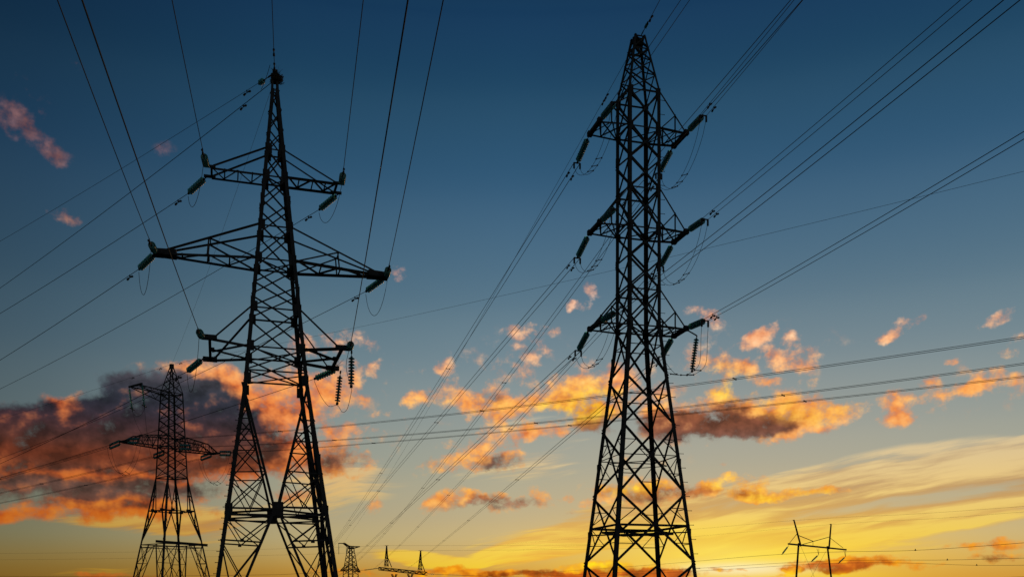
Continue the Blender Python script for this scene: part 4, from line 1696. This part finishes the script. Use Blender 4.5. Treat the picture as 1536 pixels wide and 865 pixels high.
DARK = [
    (0, 655, 100, 50, 0, .8), (90, 640, 90, 40, 0, .7), (180, 605, 60, 50, 0, 1.0), (240, 620, 80, 60, 0, 1.1), (310, 630, 60, 50, 0, .9), (140, 670, 110, 30, 0, .7), (265, 660, 90, 40, 0, .9), (340, 650, 60, 34, 0, .6),
    (110, 690, 160, 26, 0, .4), (300, 692, 110, 26, 0, .35), (240, 590, 110, 30, 0, .4), (120, 752, 150, 12, 0, .5), (300, 590, 50, 24, 0, .4),
    (60, 735, 100, 14, 0, .9), (190, 733, 120, 14, 0, .9), (270, 735, 60, 12, 0, .6), (200, 762, 120, 6, 0, .4), (30, 610, 40, 30, 0, .6), (375, 645, 60, 44, 0, .6), (410, 700, 70, 24, 0, .4),
    (508, 694, 34, 22, 0, .8), (560, 690, 24, 12, 0, .7), (530, 670, 30, 20, 0, .4), (790, 530, 30, 16, 0, .8), (838, 612, 30, 18, 0, .45), (757, 600, 36, 14, 0, .4), (900, 634, 40, 18, 0, .9), (885, 650, 30, 14, 0, .7), (875, 585, 40, 14, 0, .25),
    (636, 694, 26, 16, 0, .7), (757, 694, 26, 12, 0, .9), (678, 762, 30, 8, 0, 1.0), (712, 752, 14, 10, 0, .8), (742, 754, 28, 10, 0, .9), (772, 758, 22, 8, 0, .8), (803, 755, 24, 8, 0, 1.1), (843, 769, 22, 6, 0, .9),
    (1050, 640, 90, 22, 0, .95), (1000, 642, 60, 18, 0, .9), (1120, 644, 60, 15, 0, .75), (1165, 636, 40, 12, -10, .6), (1085, 612, 30, 14, 0, .5),
    (950, 742, 40, 14, 0, .5), (1000, 742, 36, 14, 0, .55), (1050, 740, 26, 12, 0, .9), (1110, 738, 40, 8, 0, .4),
    (835, 862, 70, 7, 0, .7), (925, 860, 90, 11, 0, .8), (1010, 860, 60, 8, 0, .7), (1225, 850, 60, 8, 0, .8), (1285, 845, 60, 7, 0, .7), (1505, 823, 40, 6, 0, .5), (1515, 840, 50, 4, 0, .5), (690, 860, 60, 5, 0, .4), (1090, 852, 40, 4, 0, .5),
]
HOT = [(870, 605, 60, 40, 0, 1.0), (905, 600, 40, 20, 0, .6), (800, 620, 80, 26, 0, .5), (1098, 590, 46, 16, 0, .6), (1210, 612, 80, 24, 0, .7), (1105, 722, 60, 18, 0, 1.0), (945, 730, 60, 18, 0, .7), (1170, 742, 90, 8, 0, .8), (1080, 560, 60, 30, 0, .3), (1240, 858, 120, 8, 0, .8), (1090, 858, 60, 8, 0, .4), (940, 848, 110, 8, 0, .7), (798, 490, 40, 14, 0, .3)]
KB = 1.4
B = field(PW, CUM, KB)
PA = vmath('MULTIPLY', P, (0.8, 1.0, 0.0))
n1 = noise(PA, 46.0, 8.0, 0.6)
r0 = noise(PA, 46.0, 3.0, 0.5)
r1 = noise(vmath('ADD', PA, (0.004, -0.0065, 0.0)), 46.0, 3.0, 0.5)
nb = noise(PW, 58.0, 5.0, 0.6)
puff = mth('SUBTRACT', 0.5, mth('ABSOLUTE', mth('MULTIPLY_ADD', nb, 4.0, -2.0)))      # billows
n0 = noise(PA, 17.0, 3.0, 0.5)
nn = mth('ADD', mth('MULTIPLY_ADD', n1, 3.2, -1.6), mth('MULTIPLY_ADD', n0, 1.2, -0.6))
Bc = mth('MINIMUM', B, 1.5)
nn = mth('MULTIPLY', nn, sstep(AZ, azf(300), azf(560), 0.72, 1.0))
d = mth('ADD', Bc, mth('ADD', mth('MULTIPLY', nn, 0.9), mth('MULTIPLY', puff, 0.13)))
alpha = mth('MULTIPLY', sstep(d, 0.28, 1.36), sstep(B, 0.02, 0.3))
relief = mth('MULTIPLY', mth('SUBTRACT', r0, r1), 4.0)
D = field(PW, DARK, 1.5)
n3 = noise(vmath('MULTIPLY', PA, (0.7, 1.0, 0.0)), 19.0, 7.0, 0.56)
nn3 = mth('MULTIPLY_ADD', n3, 2.6, -1.3)
dark = sstep(mth('ADD', mth('ADD', mth('MINIMUM', D, 1.25), mth('MULTIPLY', nn3, sstep(AZ, azf(330), azf(620), 0.42, 0.75))), mth('MULTIPLY', relief, -0.3)), 0.12, 1.15)
H = mth('MULTIPLY', field(PW, HOT, 1.2), mth('MULTIPLY_ADD', nn3, 1.2, 0.7), clamp=True)
side = sstep(AZ, azf(380), azf(620))
litL = ramp(EL, 0.0, 0.6, [(elf(860), (190, 96, 30)), (elf(770), (196, 98, 28)), (elf(700), (198, 92, 38)), (elf(640), (226, 116, 54)), (elf(590), (240, 142, 72)), (elf(500), (236, 150, 96)), (elf(320), (148, 98, 88)), (elf(180), (134, 84, 74))])
litR = ramp(EL, 0.0, 0.6, [(elf(860), (240, 148, 20)), (elf(820), (234, 138, 34)), (elf(760), (238, 150, 70)), (elf(720), (246, 158, 62)), (elf(650), (246, 158, 84)), (elf(600), (250, 160, 80)), (elf(540), (250, 172, 116)), (elf(480), (248, 174, 128)), (elf(400), (222, 154, 126))])
lit = mix(side, litL, litR)
hotc = ramp(EL, 0.0, 0.6, [(elf(860), (255, 208, 20)), (elf(700), (255, 188, 44)), (elf(600), (253, 190, 38)), (elf(500), (254, 174, 86))])
lit = mix(H, lit, hotc)
dark = mth('MULTIPLY', dark, mth('MULTIPLY_ADD', H, -0.55, 1.0))
bri = mth('MAXIMUM', mth('MULTIPLY_ADD', relief, 0.5, 1.0), 0.5)
lit = mix(1.0, lit, vec(mth('POWER', bri, 0.35), mth('POWER', bri, 1.05), mth('POWER', bri, 1.5)), 'MULTIPLY')
drkL = ramp(EL, 0.0, 0.6, [(elf(860), (150, 76, 34)), (elf(775), (110, 54, 32)), (elf(745), (88, 62, 54)), (elf(705), (104, 48, 28)), (elf(680), (82, 44, 36)), (elf(645), (52, 38, 46)), (elf(605), (50, 50, 60)), (elf(560), (90, 80, 86))])
drkR = ramp(EL, 0.0, 0.6, [(elf(862), (184, 82, 20)), (elf(843), (182, 86, 26)), (elf(820), (196, 100, 36)), (elf(765), (130, 100, 84)), (elf(735), (176, 92, 44)), (elf(690), (128, 94, 82)), (elf(640), (128, 72, 48)), (elf(600), (158, 104, 78)), (elf(530), (140, 128, 126))])
drk = mix(side, drkL, drkR)
dv = mth('MAXIMUM', mth('ADD', mth('MULTIPLY_ADD', nn3, -0.5, 1.0), mth('MULTIPLY', relief, 0.5)), 0.5)
drk = mix(1.0, drk, vec(dv, dv, dv), 'MULTIPLY')
cloud = mix(dark, lit, drk)
sky = mix(mth('MULTIPLY', alpha, 0.96), base, cloud)
# below the horizon: dim earth light
sky = mix(sstep(EL, -0.06, -0.005), lin((30, 26, 20)), sky)
bg = wn.nodes.new('ShaderNodeBackground')
out = wn.nodes.new('ShaderNodeOutputWorld')
wn.links.new(sky.s, bg.inputs['Color'])
bg.inputs['Strength'].default_value = 1.0
wn.links.new(bg.outputs[0], out.inputs['Surface'])
world.cycles.sampling_method = 'MANUAL'
world.cycles.sample_map_resolution = 256

sd_ = bpy.data.lights.new('sun', 'SUN')
sd_.energy = 0.3
sd_.angle = R(0.6)
sd_.color = (1.0, 0.62, 0.3)
so = bpy.data.objects.new('sun', sd_)
COL.objects.link(so)
sdir = Vector((math.sin(SUN_AZ) * math.cos(SUN_EL), math.cos(SUN_AZ) * math.cos(SUN_EL), math.sin(SUN_EL)))
so.rotation_mode = 'QUATERNION'
so.rotation_quaternion = sdir.to_track_quat('Z', 'Y')
so.location = (0, 200, 120)

vs = S.view_settings
S.display_settings.display_device = 'sRGB'
vs.view_transform = 'Standard'
vs.look = 'None'
vs.exposure = 0.0
vs.gamma = 1.0
S.render.engine = 'CYCLES'
S.cycles.max_bounces = 6
S.cycles.diffuse_bounces = 1
S.cycles.transmission_bounces = 4
S.cycles.use_denoising = False
S.cycles.sample_clamp_direct = 3.0
S.cycles.sample_clamp_indirect = 1.0
S.cycles.caustics_reflective = False
S.cycles.caustics_refractive = False
S.render.filter_size = 1.5
